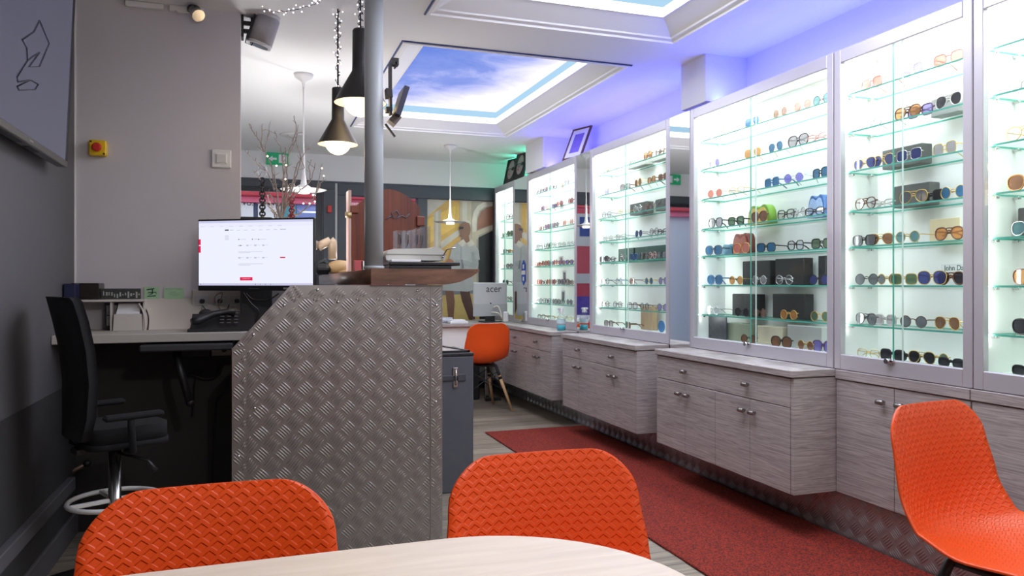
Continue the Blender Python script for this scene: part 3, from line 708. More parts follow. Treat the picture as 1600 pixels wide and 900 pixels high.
def glasses(case_words, level, items, c):
    cn = {C1: 1, C2: 2, C3: 3, C4: 4, C5: 5, C6: 6}[c]
    z = (SHELF+[ZFL])[level]+.0005
    last = None
    pos = []
    for it in items:
        u = it[0]; x = 2.575+(it[4] if len(it) > 4 else 0)
        y = at(u, 400, X=x).y
        pos.append([y, x, it])
    for i, (y, x, it) in enumerate(pos):
        y = max(c[0]+.09, min(c[1]-.09, y)) if it[0] < 1590 else y
        u, shape, fc, lc = it[:4]
        near = min([abs(y-q[0]) for q in pos if q is not pos[i]]+[9])
        inbox = any(a-10 < u < b+10 for a, b in BOXR.get((cn, level), []))
        fold = near < .15 or inbox
        if inbox: x = 2.562+max(0, it[4]*.7 if len(it) > 4 else 0)
        if shape in ('oversized', 'aviator'): y = max(c[0]+.098, min(c[1]-.098, y)) if u < 1590 else y
        sun = lc != 'clear'
        w = 'eyeglasses' if not sun else 'sunglasses'
        lw = '' if lc == fc or not sun else lc+'-lensed '
        fw = {'clear': 'clear-rimmed'}.get(fc, fc)
        lab = '%s %s%s %s, %s from left, %s, %s' % (fw, lw, shape, w, ORD[i], SHN[level], case_words)
        t = thing(w, lab, 'glasses', (x, y, z), random.uniform(-.12, .12) if fold else random.uniform(-.22, .22), 'glasses in the display cases')
        fm, le, tm = gmeshes(shape, fc, lc)
        put(fm, 'frame', t)
        for k in (0, 1): put(le[k], 'lens', t); put(tm[k+2*fold], 'temple', t)
A, Q, R_, O_, L_ = 'aviator', 'square', 'round', 'oversized', 'slim'
n5 = 'second case from right'
for lv, it in enumerate([
    [(1362, Q, 'pink', 'pink'), (1425, Q, 'silver', 'lilac'), (1482, Q, 'pink', 'pink')],
    [(1363, L_, 'silver', 'clear'), (1418, A, 'brown', 'amber'), (1446, Q, 'purple', 'lilac', .05), (1486, A, 'clear', 'black')],
    [(1351, A, 'gold', 'navy'), (1386, A, 'gold', 'navy', .03), (1424, Q, 'silver', 'navy'), (1476, Q, 'gold', 'smoke')],
    [(1352, A, 'tortoiseshell', 'clear'), (1379, L_, 'clear', 'clear', .03), (1431, A, 'gold', 'grey'), (1463, Q, 'black', 'black', .05), (1489, R_, 'gold', 'blue')],
    [(1350, Q, 'black', 'grey'), (1376, A, 'gold', 'brown', .03), (1418, R_, 'gold', 'teal'), (1487, A, 'brown', 'amber')],
    [(1354, R_, 'black', 'grey'), (1386, R_, 'gold', 'grey', .03), (1412, Q, 'gold', 'green'), (1456, O_, 'gold', 'navy'), (1486, A, 'tortoiseshell', 'black')],
    [(1353, A, 'grey', 'grey'), (1383, Q, 'clear', 'smoke', .04), (1427, R_, 'tortoiseshell', 'grey'), (1480, A, 'gold', 'brown')],
    [(1357, L_, 'gold', 'clear'), (1395, Q, 'black', 'black'), (1419, L_, 'black', 'grey', .03), (1440, A, 'gold', 'black', .01), (1464, R_, 'gold', 'green', .03), (1486, L_, 'black', 'black', .0)]]):
    glasses(n5, lv, it, C5)
n4 = 'third case from right'
for lv, it in enumerate([
    [(1104, L_, 'silver', 'clear'), (1142, L_, 'gold', 'clear'), (1175, A, 'silver', 'blue'), (1219, R_, 'gold', 'brown'), (1254, R_, 'pink', 'pink'), (1284, R_, 'black', 'teal')],
    [(1116, R_, 'silver', 'lilac'), (1148, L_, 'silver', 'clear'), (1176, A, 'gold', 'amber'), (1212, A, 'silver', 'blue'), (1247, O_, 'black', 'smoke'), (1277, L_, 'pink', 'clear')],
    [(1117, R_, 'pink', 'pink'), (1151, L_, 'gold', 'clear'), (1206, Q, 'blue', 'blue'), (1240, R_, 'silver', 'violet'), (1282, Q, 'black', 'blue')],
    [(1118, O_, 'black', 'smoke'), (1150, Q, 'black', 'green'), (1187, O_, 'brown', 'brown', -.01), (1228, Q, 'black', 'clear'), (1254, R_, 'silver', 'clear', .02), (1277, L_, 'black', 'clear', .01)],
    [(1115, O_, 'grey', 'blue'), (1159, O_, 'gold', 'pink', -.01), (1197, Q, 'black', 'blue'), (1243, Q, 'black', 'clear'), (1284, Q, 'black', 'green')],
    [(1117, O_, 'blue', 'blue'), (1150, R_, 'gold', 'amber'), (1187, R_, 'silver', 'smoke', -.01), (1226, R_, 'silver', 'clear', -.01), (1283, R_, 'black', 'navy')],
    [(1114, R_, 'silver', 'clear'), (1160, R_, 'black', 'black', -.01), (1190, R_, 'tortoiseshell', 'brown'), (1233, R_, 'gold', 'amber', -.01), (1281, R_, 'gold', 'green')],
    [(1173, R_, 'black', 'brown'), (1224, O_, 'black', 'brown'), (1262, R_, 'gold', 'brown'), (1284, O_, 'purple', 'violet', -.02)]]):
    glasses(n4, lv, it, C4)
n3 = 'third case from left'
for lv, it in enumerate([
    [(946, R_, 'gold', 'smoke'), (963, L_, 'silver', 'clear'), (987, Q, 'silver', 'clear', -.01), (1015, A, 'brown', 'amber'), (1034, Q, 'brown', 'clear')],
    [(948, Q, 'silver', 'lilac'), (977, Q, 'brown', 'smoke'), (997, O_, 'gold', 'brown'), (1018, Q, 'tortoiseshell', 'amber'), (1036, Q, 'brown', 'brown')],
    [(948, R_, 'black', 'clear'), (969, R_, 'gold', 'clear'), (996, R_, 'silver', 'clear', -.01), (1014, R_, 'brown', 'clear', -.01), (1031, R_, 'black', 'clear', -.01)],
    [(950, L_, 'silver', 'clear'), (970, L_, 'clear', 'clear'), (998, R_, 'black', 'navy'), (1022, R_, 'black', 'clear'), (1035, L_, 'black', 'clear', .02)],
    [(944, Q, 'black', 'black'), (958, L_, 'tortoiseshell', 'clear', .03), (974, R_, 'silver', 'clear', -.01), (991, Q, 'blue', 'blue', -.01), (1007, Q, 'black', 'clear', -.01), (1020, R_, 'pink', 'clear', -.01), (1034, Q, 'black', 'clear', -.01)],
    [(946, R_, 'black', 'clear'), (967, R_, 'blue', 'clear'), (988, R_, 'brown', 'pink'), (1014, R_, 'gold', 'blue'), (1036, R_, 'black', 'lilac')],
    [(946, R_, 'tortoiseshell', 'clear'), (965, R_, 'brown', 'clear', .03), (988, Q, 'brown', 'clear'), (1007, R_, 'black', 'clear'), (1035, R_, 'black', 'lilac')],
    [(951, Q, 'tortoiseshell', 'smoke'), (981, A, 'brown', 'brown')]]):
    glasses(n3, lv, it, C3)
n2 = 'second case from left'
rr = random.Random(3)
def small(us, fcs, lcs, shp=(Q, R_, L_)): return [(u, rr.choice(shp), rr.choice(fcs), rr.choice(lcs)) for u in us]
for lv, it in enumerate([
    small([840, 849, 857, 865, 888], ['silver', 'purple', 'grey'], ['clear', 'lilac', 'smoke']),
    small([847, 868, 876, 894], ['red', 'pink', 'purple'], ['pink', 'lilac']),
    small([846, 855, 862, 869, 882, 893], ['purple', 'brown', 'pink'], ['lilac', 'smoke', 'pink']),
    small([839, 850, 858, 866, 878, 892], ['black', 'silver', 'purple'], ['clear']),
    small([839, 847, 855, 863, 870, 880, 892], ['red', 'blue', 'brown', 'black'], ['clear', 'lilac', 'pink']),
    small([843, 850, 857, 864, 871, 878, 886, 894], ['red', 'brown', 'purple'], ['clear', 'pink', 'smoke']),
    small([838, 848, 856, 865, 873, 881, 892], ['grey', 'silver', 'green', 'black'], ['clear', 'smoke']),
    small([846, 861, 889], ['brown', 'tortoiseshell', 'gold'], ['clear'])]):
    glasses(n2, lv, it, C2)
n1 = 'leftmost case'
for lv, it in enumerate([[(785, Q, 'silver', 'clear'), (796, Q, 'silver', 'clear')], [(787, Q, 'silver', 'clear'), (796, O_, 'black', 'clear')], [(788, Q, 'green', 'green'), (797, O_, 'green', 'green')],
    [(789, Q, 'black', 'black'), (796, L_, 'amber', 'green')], [(785, R_, 'pink', 'clear'), (796, Q, 'black', 'smoke')], [(790, Q, 'black', 'black')], [(787, Q, 'grey', 'clear'), (796, R_, 'black', 'clear')]]):
    glasses(n1, lv, it, C1)
n6 = 'rightmost case'
for lv, it in enumerate([[(1600, L_, 'silver', 'clear')], [(1600, L_, 'clear', 'clear')], [(1600, A, 'gold', 'clear')], [(1603, O_, 'amber', 'brown')], [(1610, A, 'silver', 'teal')], [(1608, O_, 'brown', 'amber')], [(1610, O_, 'black', 'black')], [(1606, L_, 'black', 'black')]]):
    glasses(n6, lv, it, C6)

# ---- boxes, cases and cards among the glasses
def sbox(name, label, cat, u0, u1, level, h, m, dep=.06, x=2.655, tilt=0.):
    z = (SHELF+[ZFL])[level]+.0008
    y1, y0 = at(u0, 400, X=x).y, at(u1, 400, X=x).y
    o = MB().box((x, y0, z), (min(x+dep, 2.728), y1, z+h), .003)
    return tag(o.build(name, m), label, cat, 'boxes and cards in the display cases')
MBX = mat('matt_black_box', (.018, .018, .02), .6); MGB = mat('dark_grey_box', (.10, .105, .10), .6); MGG = mat('light_grey_box', (.33, .34, .33), .6)
sbox('eyewear_box', 'grey box on second shelf of the second case from right', 'box', 1454, 1500, 1, .075, MGG)
sbox('eyewear_box', 'long grey box on third shelf of the second case from right', 'box', 1378, 1440, 2, .085, MGB)
sbox('eyewear_box', 'long dark box on fourth shelf of the second case from right', 'box', 1396, 1452, 3, .095, MGB)
sbox('display_card', 'cream card on fifth shelf of the second case from right', 'card', 1452, 1500, 4, .10, mat('cream_card', (.86, .74, .48), .6), .004, 2.69)
sbox('eyewear_box', 'left black box on sixth shelf, third case from right', 'box', 1160, 1203, 5, .135, MBX)
sbox('eyewear_box', 'middle black box on sixth shelf, third case from right', 'box', 1211, 1256, 5, .14, MBX)
sbox('eyewear_box', 'black box at right end of sixth shelf, third case from right', 'box', 1278, 1290, 5, .145, MBX)
sbox('eyewear_box', 'left black box on lowest shelf, third case from right', 'box', 1144, 1182, 6, .125, MBX)
sbox('eyewear_box', 'right black box on lowest shelf, third case from right', 'box', 1207, 1257, 6, .13, MBX)
sbox('picture_card', 'black picture card with a gold bottle, case floor, third case from right', 'card', 1099, 1135, 7, .135, M_print, .006, 2.62)
sbox('eyewear_box', 'olive green box on the case floor beside the black picture card', 'box', 1134, 1174, 7, .10, mat('olive_box', (.27, .30, .22), .6), .08, 2.64)
sbox('eyewear_box', 'cream box on the case floor between olive and silver boxes', 'box', 1183, 1222, 7, .098, mat('cream_box', (.62, .56, .42), .6), .08, 2.64)
sbox('eyewear_box', 'silver grey box at right on the case floor, third case from right', 'box', 1230, 1284, 7, .115, mat('silver_box', (.46, .47, .46), .45), .08, 2.64)
def pouch(label, u0, u1, level, h, m, m2):
    z = SHELF[level]+.0008; x = 2.645
    y1, y0 = at(u0, 400, X=x).y, at(u1, 400, X=x).y; w = y1-y0; n = 16; pts = []
    for k in range(n+1):
        a = k/n; zz = h*(1-abs(2*a-1)**6)**.5 * (1-.07*math.cos(4*PI*a)-.05)
        pts.append((x, y0+w*a, z+max(zz, 0)))
    t = thing('eyewear_case', label, 'glasses case', (x+.03, (y0+y1)/2, z), 0, 'coloured eyewear cases')
    MB().prism(pts, (.05, 0, 0), True).build('shell', m, t)
    MB().prism([(x-.001, (y0+y1)/2+(p[1]-(y0+y1)/2)*.86, z+(p[2]-z)*.86) for p in pts], (-.004, 0, 0), True).build('lining', m2, t)
pouch('open yellow and green eyewear case on fourth shelf, third case from right', 1168, 1203, 3, .105, mat('case_green', (.22, .42, .05), .5), mat('case_yellow', (.78, .56, .13), .5))
pouch('open red eyewear case on fifth shelf behind rose sunglasses', 1144, 1171, 4, .12, mat('case_red', (.33, .07, .05), .5), mat('case_red_lining', (.48, .13, .09), .5))
pouch('small blue eyewear case on fifth shelf beside the red case', 1127, 1147, 4, .065, mat('case_blue', (.07, .25, .36), .4), mat('case_blue_lining', (.05, .18, .28), .5))
pouch('blue patterned eyewear case at right end of fourth shelf', 1262, 1289, 3, .11, mat('case_navy', (.06, .15, .40), .4, noise=.5, nscale=40), mat('case_pale_blue', (.35, .50, .75), .5, noise=.3, nscale=40))
sbox('eyewear_box', 'grey box on top shelf of the third case from left', 'box', 981, 1009, 0, .07, MGG)
sbox('eyewear_box', 'grey box at right end of top shelf, third case from left', 'box', 1018, 1039, 0, .07, MGG)
sbox('eyewear_box', 'dark box on third shelf of the third case from left', 'box', 984, 1010, 2, .085, MGB)
sbox('eyewear_box', 'dark box at right end of third shelf, third case from left', 'box', 1024, 1040, 2, .08, MGB)
sbox('eyewear_box', 'dark green box on fifth shelf, left of its pair', 'box', 966, 990, 4, .10, mat('bottle_green_box', (.015, .07, .05), .5))
sbox('eyewear_box', 'long dark green box on fifth shelf, right of its pair', 'box', 992, 1040, 4, .10, mat('bottle_green_box', (.015, .07, .05), .5))
sbox('wooden_display_block', 'tan wooden block on the floor of the third case from left', 'block', 1001, 1018, 7, .17, wood('tan_block', (.48, .31, .18), (.60, .42, .26), (20, 20, 3)), .05, 2.66)
o = MB().cyl((2.60, yat(1033, 2.6), ZFL+.042), (2.606, yat(1033, 2.6), ZFL+.042), .04, 24).build('badge_disc', mat('disc_blue', (.05, .19, .42), .4)); tag(o, 'round blue disc standing on the floor of the third case from left', 'disc')
for (u, lv, l) in ((879, 0, 'small white face card on top shelf of second case from left'), (878, 1, 'small white face card on second shelf of second case from left'), (877, 4, 'small white card with red print, fifth shelf, second case from left')):
    x = 2.66; y = yat(u, x); z = SHELF[lv]+.0006
    t = thing('picture_card', l, 'card', (x, y, z), 0, 'small white cards'); MB().box((0, -.05, 0), (.003, .05, .085)).build('card', M_paper, t, True)
    MB().ball((-.001, 0, .045), .026, (.04, 1, 1.2)).build('print', mat('reddish_print', (.42, .20, .15), .6, noise=.4, nscale=60), t, True)
for (u, lv, l) in ((882, 5, 'tall narrow white card on sixth shelf, second case from left'), (880, 6, 'tall narrow dark card on lowest shelf, second case from left')):
    x = 2.66; y = yat(u, x); z = SHELF[lv]+.0006
    t = thing('picture_card', l, 'card', (x, y, z), 0, 'small white cards'); MB().box((0, -.045, 0), (.003, .045, .125)).build('card', M_paper, t, True)
    MB().box((-.001, -.025, .03), (0, .025, .11)).build('print', M_print, t, True)
sbox('eyewear_box', 'black framed box at right on fifth shelf of the rightmost case', 'box', 1590, 1640, 4, .11, MBX, .05, 2.67)
# brand plate on a clear stand
jp = at(1489, 423, X=2.60)
t = thing('name_plate', 'clear plate lettered with a designer name on sixth shelf', 'sign', (2.62, jp.y, SHELF[5]+.0006))
MB().box((0, -.07, 0), (.003, .07, .085)).build('plate', M_acryl, t, True)
lettering('John Dalia', .030, M_ink, t, (-.0015, 0, .068), (PI/2, 0, -PI/2), 'lettering', .9)
# spray bottle on the worktop by the mirror
q = at(876, 517, Z=.765)
t = thing('spray_bottle', 'clear bottle of blue lens cleaner on the far worktop', 'bottle', (2.40, at(877, 500, X=2.40).y, .766))
MB().lathe([(.001, 0), (.036, .0), (.038, .006), (.038, .095), (.034, .115), (.016, .135), (.014, .15)], seg=20).build('bottle', M_acryl, t, True)
MB().lathe([(.001, .003), (.034, .004), (.0345, .045), (.001, .046)], seg=20).build('liquid', mat('blue_liquid', (.05, .55, .68), .2), t, True)
MB().lathe([(.016, .148), (.016, .165), (.012, .170), (.011, .185), (.001, .186)], seg=14).box((-.035, -.009, .172), (.02, .009, .188), .003).prism([(-.022, -.004, .172), (-.016, -.004, .172), (-.026, -.004, .145), (-.030, -.004, .147)], (0, .008, 0)).build('trigger', M_plast, t, True)
MB().lathe([(.0385, .06), (.0385, .095)], seg=20).build('bottle_label', mat('bottle_label_paper', (.62, .78, .84), .6), t, True)
# ================================================================== CHECKER-PLATE COUNTER
YPAN = 3.20; XA, XB, ZTOP = -.085, .775, 1.146
def pz(u, v): q = at(u, v, Y=YPAN-.002); return q.x, q.z
xc1, zc1 = pz(455, 445); xc0, zc0 = pz(365, 545)
zc1 = ZTOP
ct = thing('reception_counter', 'reception counter end clad in aluminium checker plate with a cut corner', 'counter', ((XA+XB)/2, YPAN+.2, 0))
outl = [(XA, 0), (XB, 0), (XB, ZTOP), (xc1, ZTOP), (XA, zc0)]
body = MB().prism([(x, YPAN+.012, z) for x, z in outl], (0, .03, 0)); body.box((.49, YPAN+.04, 0), (.755, 5.7, ZTOP-.001))
body.build('body', mat('counter_board', (.10, .10, .105), .6), ct)
pan = MB(); pan.prism([(x, YPAN, z) for x, z in outl], (0, .012, 0))
sl = (ZTOP-zc0)/(xc1-XA)
def inp(a, b, mg=.055):
    x = XA+a
    if not (XA+mg-.004 < x < XB-mg+.004 and .004 < b < ZTOP-mg+.004): return False
    return b < zc0+(x-XA)*sl-mg*1.35
tread(pan, (XA, YPAN, 0), (1, 0, 0), (0, 0, 1), XB-XA, ZTOP, inp)
pan.build('checker_panel', M_tread, ct)
tw = .052; ty = YPAN-.0035
def trim(pts, nm='edge_trim'):
    m = MB(); m.prism([(x, ty, z) for x, z in pts], (0, .0034, 0))
    def ins(a, b):
        x, z = XA+a, b; c = False; j = len(pts)-1
        for i in range(len(pts)):
            xi, zi = pts[i]; xj, zj = pts[j]
            if (zi > z) != (zj > z) and x < (xj-xi)*(z-zi)/(zj-zi)+xi: c = not c
            j = i
        return c
    tread(m, (XA, ty, 0), (1, 0, 0), (0, 0, 1), XB-XA, ZTOP, ins, bh=.0022)
    return m.build(nm, M_tread, ct)
k = tw*math.sqrt(1+sl*sl)
trim([(XA, 0), (XA+tw, 0), (XA+tw, zc0+tw*sl-k*.72), (XA, zc0-.002)])
trim([(XA, zc0+.001), (XA+tw, zc0+tw*sl-k*.70), (xc1+.018, ZTOP-tw), (xc1, ZTOP)])
trim([(xc1+.002, ZTOP), (xc1+.020, ZTOP-tw), (XB-tw, ZTOP-tw), (XB-tw, ZTOP)])
trim([(XB-tw+.001, 0), (XB, 0), (XB, ZTOP), (XB-tw+.001, ZTOP)])
MB().box((XA-.002, YPAN-.004, 0), (XA, YPAN+.03, zc0), .0005).build('edge_strip', M_steel, ct)
MB().box((XB, YPAN-.004, 0), (XB+.002, YPAN+.03, ZTOP), .0005).build('edge_strip', M_steel, ct)
for (u, v) in ((496, 453), (652, 454), (444, 477), (396, 523), (682, 477), (374, 580), (681, 628), (398, 638), (373, 713), (528, 472)):
    x, z = pz(u, v); MB().lathe([(.0065, 0), (.006, .002), (.004, .0035), (.0001, .004)], seg=12).build('screw', M_steel, ct, True)
    s = COL.objects[-1] if False else ct.children[-1]; s.location = Vector((x, ty-.0002, z))-ct.location; s.rotation_euler = (PI/2, 0, 0)
# wooden slab on top, bowl-edged at its right end
SZ0, SZ1 = 1.148, 1.216
sb = MB()
prof = [(.462, SZ0), (.462, SZ1-.004), (.466, SZ1), (.928, SZ1), (.937, SZ1-.003), (.936, SZ1-.010), (.90, SZ1-.034), (.85, SZ1-.056), (.80, SZ0+.002), (.77, SZ0)]
sb.prism([(x, 3.165, z) for x, z in prof], (0, 2.7, 0), True)
tag(sb.build('counter_slab', M_slab), 'dark varnished wooden slab on the checker-plate counter with upswept edge', 'counter top')

# pillar and bracket
PXc, PYc = .4995, 3.335
tag(MB().cyl((PXc, PYc, SZ1+.0005), (PXc, PYc, ZC-.001), .0415, 32).lathe([(.0415, 0), (.046, 0), (.046, .012), (.0415, .014)], (PXc, PYc, SZ1+.0005), 32).build('steel_pillar', M_pillar), 'round grey painted steel pillar rising from the wooden slab', 'pillar')
br = thing('wall_bracket', 'black adjustable holder with a tilted panel clamped to the pillar', 'bracket', (PXc+.0425, PYc, 1.81))
def bq(u, v): q = at(u, v, Y=PYc); return Vector((q.x, PYc, q.z))
def bar2(m, a, b, w, d): # flat bar between two pixel points
    p, q = bq(*a), bq(*b); t = (q-p).normalized(); n = Vector((t.z, 0, -t.x))*w
    m.prism([p-n+Vector((0, -d, 0)), p+n+Vector((0, -d, 0)), q+n+Vector((0, -d, 0)), q-n+Vector((0, -d, 0))], (0, 2*d, 0)); return m
bar2(MB(), (609.5, 100), (610, 180), .0055, .018).build('upright', M_lamp, br)
bar2(MB(), (602.5, 146.5), (612, 146.5), .020, .022).build('clamp', M_lamp, br)
bar2(MB(), (602.5, 172), (612, 172), .011, .022).build('clamp', M_lamp, br)
bar2(bar2(MB(), (611, 97), (622, 98), .015, .02), (618, 98), (617.5, 106), .003, .02).build('hook', M_lamp, br)
bar2(MB(), (631.5, 141), (618, 184), .0115, .075).build('tilt_panel', mat('panel_dark_blue', (.03, .03, .07), .4), br)
bar2(MB(), (621, 181), (611, 193), .019, .03).build('tilt_box', mat('bracket_brown', (.13, .10, .085), .5), br)
bar2(MB(), (602, 194), (617, 214), .0045, .005).build('lever', M_black, br)

# ---- things on the slab
t = thing('wooden_display_stand', 'arch-topped red-brown wooden board stand with a script mark on slab', 'display stand', (.74, 4.55, SZ1+.0005))
bp_ = [(.575, SZ1+.001), (.958, SZ1+.001), (.958, 1.62)]
for kk in range(11): a = kk/10; bp_.append((.958-.383*a, 1.62+.165*math.sin(PI*(.12+.76*a))-.06*0-.06))
bp_.append((.575, 1.60))
MB().prism([(x, 4.52, z) for x, z in bp_], (0, .03, 0)).build('arched_board', M_mahog, t)
MB().box((.536, 4.45, SZ1+.001), (.572, 4.60, 1.565), .003).build('side_post', M_mahog, t)
MB().box((.530, 4.44, 1.565), (.578, 4.61, 1.612), .004).build('post_block', mat('orange_wood', (.17, .042, .018), .45), t)
MB().box((.518, 4.449, SZ1+.001), (.5355, 4.56, 1.70), .001).build('card_edge', mat('pinkish_card', (.62, .42, .36), .6), t)
MB().tube([(.50, 4.447, 1.555), (.535, 4.447, 1.555)], .018, 12).build('brass_roll', mat('brass', (.55, .42, .22), .35, .7), t)
MB().box((.935, 4.50, 1.505), (.985, 4.56, 1.565), .004).build('side_ear', mat('orange_wood', (.17, .042, .018), .45), t)
sg = [at(u, v, Y=4.515) for u, v in ((603, 343), (610, 338), (616, 341), (612, 333), (620, 329), (624, 336), (618, 342), (628, 337), (634, 340), (640, 334))]
MB().tube(sg, .004, 6).build('script_mark', mat('grey_blue_paint', (.12, .13, .17), .5), t)
# beige jointed lens device at the far left of the slab
t = thing('optical_instrument', 'beige jointed optical instrument arm with dark strap at slab end', 'instrument', (.56, 5.3, SZ1+.0005))
YI = 5.3
def iq(u, v, y=YI): return at(u, v, Y=y)
MB().tube([iq(519.5, 405), iq(519.5, 378), iq(516, 375)], [.030, .030, .028], 16).build('upright_tube', M_beige, t)
MB().tube([iq(516, 376), iq(506, 381), iq(497, 386)], [.029, .030, .030], 16).build('elbow', M_beige, t)
MB().tube([iq(497, 384), iq(484, 380)], [.030, .032], 16).build('arm_head', mat('beige_dark', (.30, .20, .13), .4), t)
MB().ball(iq(531, 417)-Vector((0, 0, .004)), .085, (1.1, .9, .60), 18, 10).build('cushion', M_tan, t)
MB().ball(iq(541, 425.5)-Vector((0, .03, 0)), .06, (1.2, .9, .42), 18, 10).build('lower_cushion', M_tan, t)
mm = MB(); mm.tube([iq(494, 424), iq(500, 410), iq(507, 407), iq(513, 415), iq(511, 426), iq(500, 424)], .016, 8)
mm.build('strap', mat('dark_grey_strap', (.05, .055, .06), .5), t)
MB().box((iq(489, 0).x, YI-.08, SZ1+.001), (iq(516, 0).x, YI+.08, SZ1+.075), .03).build('base', M_black, t)
for (u, v0, v1, m, l) in ((560, 407, 421, M_red, 'small red box beside the wooden display stand'), (569.5, 408, 421, M_paper, 'small white card standing against the pillar foot')):
    q = at(u, v0, Y=3.9)
    if m is M_red: tag(MB().box((q.x-.02, 3.9, SZ1+.0005), (q.x+.025, 3.94, q.z), .002).build('small_box', mat('dusty_red_card', (.50, .10, .12), .6)), l, 'box')
    else: tag(MB().box((q.x-.016, 3.9, SZ1+.0005), (q.x+.018, 3.912, q.z), .001).build('small_card', M_paper), l, 'card')
# folder and pale device with clear eyeglass stands
tag(MB().box((.562, 3.30, SZ1+.0005), (.845, 3.62, SZ1+.0165), .003).box((.562, 3.30, SZ1+.0185), (.885, 3.66, SZ1+.033), .003).box((.565, 3.31, SZ1+.0165), (.84, 3.61, SZ1+.0185)).build('black_folder', M_black), 'stack of flat black folders lying under the pale device', 'folder')
tag(MB().box((.572, 3.305, SZ1+.0336), (.705, 3.50, SZ1+.043), .001).build('paper_sheet', M_paper), 'white papers between the black folders and the pale device', 'paper')
tr = thing('card_machine', 'pale grey moulded device holding clear eyeglass stands on the slab', 'device', (.70, 3.52, SZ1+.0435))
z0 = SZ1+.0435
pr = [(.565, z0), (.838, z0), (.845, z0+.02), (.835, z0+.045), (.815, z0+.058), (.79, z0+.064), (.765, z0+.056), (.60, z0+.052), (.572, z0+.043), (.562, z0+.02)]
MB().prism([(x, 3.40, z) for x, z in pr], (0, .24, 0), True).build('case', mat('warm_grey_plastic', (.50, .49, .44), .45), tr)
MB().box((.562, 3.397, z0+.026), (.845, 3.40, z0+.028)).build('seam', mat('seam_grey', (.2, .2, .18), .6), tr)
MB().tube([(.828, 3.395, z0+.02), (.838, 3.36, z0+.052), (.875, 3.34, z0+.058)], .0035, 8).ball((.828, 3.395, z0+.018), .006).build('stylus_arm', M_steel, tr)
for i, (x, h) in enumerate(((.622, .088), (.668, .086), (.690, .092), (.712, .098), (.736, .102), (.762, .106))):
    a = thing('clear_stand', ['first', 'second', 'third', 'fourth', 'fifth', 'sixth'][i]+' clear acrylic stand from left on the pale device', 'stand', (x, 3.50, z0+(.0535 if x < .75 else .058)), 0, 'clear eyeglass stands')
    w = .042 if i == 0 else .020
    MB().box((0, -.05, 0), (w, -.047, h)).box((0, .047, 0), (w, .05, h)).box((0, -.047, 0), (.002, .047, h)).box((w-.002, -.047, 0), (w, .047, h)).build('clear_box', M_acryl, a, True)
    if i in (0, 1, 3, 4):
        g = thing('eyeglasses', ['dark', 'brown', '', 'black', 'large dark'][i]+' eyeglass frame slotted in the '+['first', 'second', 'third', 'fourth', 'fifth'][i]+' clear stand on slab', 'glasses', (x+w*.5, 3.497, z0+.056), 0, 'frames in the clear stands')
        ff = MB(); fc = 'black' if i != 1 else 'brown'
        ring = [(0, .022*math.cos(2*PI*q/16), .042+.028*math.sin(2*PI*q/16)) for q in range(16)]
        ff.tube([(p[0]-.004, p[1]-.018, p[2]) for p in ring], .0026, 6, closed=True).build('frame', FC[fc], g, True)
        MB().tube([(0, -.04, .066), (.004, -.02, .03), (.003, .03, .005)], .0024, 6).build('temple', FC[fc], g, True)

# ================================================================== HANGING LIGHTS
def cable_pts(x, y, z0, z1, n=10): return [(x, y, z0+(z1-z0)*k/n) for k in range(n+1)]
def black_pendant(x, y, zr, label, pw, k=1.0):
    t = thing('pendant_lamp', label, 'pendant lamp', (x, y, zr), 0, 'black pendant lamps over the counter')
    K = Matrix.Scale(k, 4)
    sh = MB().xf(K); pr = [(.122, 0), (.0385, .150), (.0372, .172), (.0362, .338), (.032, .345), (.004, .345)]
    sh.mat(0).lathe(pr, seg=36); sh.mat(1).lathe([(.1190, .001), (.0345, .147), (.033, .20), (.001, .20)], seg=36); sh.mat(0).lathe([(.122, 0), (.1190, .001)], seg=36)
    sh.build('lamp_shade', [M_lamp, M_lampin], t, True)
    MB().tube([(0, 0, .343*k), (0, 0, ZC-zr-.001)], .0042, 8).build('cable', M_black, t, True)
    b = MB().xf(K); b.lathe([(.0001, -.062)]+[(.078*math.sin(a), .016-.078*math.cos(a)) for a in [PI*q/14 for q in range(1, 12)]]+[(.02, .10), (.018, .13)], seg=28)
    b.build('bulb', emis('warm_bulb', (1.0, .78, .46), 3.6), t, True)
    l = bpy.data.lights.new('pendant_glow', 'POINT'); l.energy = pw; l.color = (1, .72, .42); l.shadow_soft_size = .07
    o = bpy.data.objects.new('pendant_glow', l); COL.objects.link(o); o.location = (x, y, zr-.085)
LA = at(563, 163, Y=3.54); LB = at(528, 227, Y=3.72)
black_pendant(LA.x, 3.54, 1.995, 'larger black bottle-necked pendant lamp partly behind the pillar', 2.2)
black_pendant(LB.x, 3.72, 1.829, 'smaller black bottle-necked pendant lamp hanging lower left of the pillar', 2.0, .80)
def disc_pendant(x, y, zd, r, label):
    t = thing('disc_pendant', label, 'pendant lamp', (x, y, zd), 0, 'white disc pendant lamps')
    MB().lathe([(.0001, -.004), (r*.9, -.003), (r, .001), (r*.7, .006), (.05, .016), (.020, .035), (.011, .10), (.008, .22), (.0065, .225)], seg=40).build('disc', M_plast, t, True)
    MB().lathe([(.0001, -.022), (.038, -.022), (.040, -.003), (.03, -.003)], seg=24).build('led', emis('disc_led', (1, .97, .95), 2.5), t, True)
    MB().tube([(0, 0, .22), (0, 0, ZC-zd-.07)], .0045, 8).build('stem', M_plast, t, True)
    MB().lathe([(.006, ZC-zd-.085), (.012, ZC-zd-.05), (.055, ZC-zd-.022), (.062, ZC-zd-.001), (.001, ZC-zd-.0005)], seg=28).build('canopy', M_plast, t, True)
disc_pendant(1.784, 7.02, 1.75, .155, 'slim white disc pendant before the woman poster')
disc_pendant(.295, 4.95, 1.752, .145, 'slim white disc pendant behind the bare branches')
t = at(457, 211, Z=ZC)
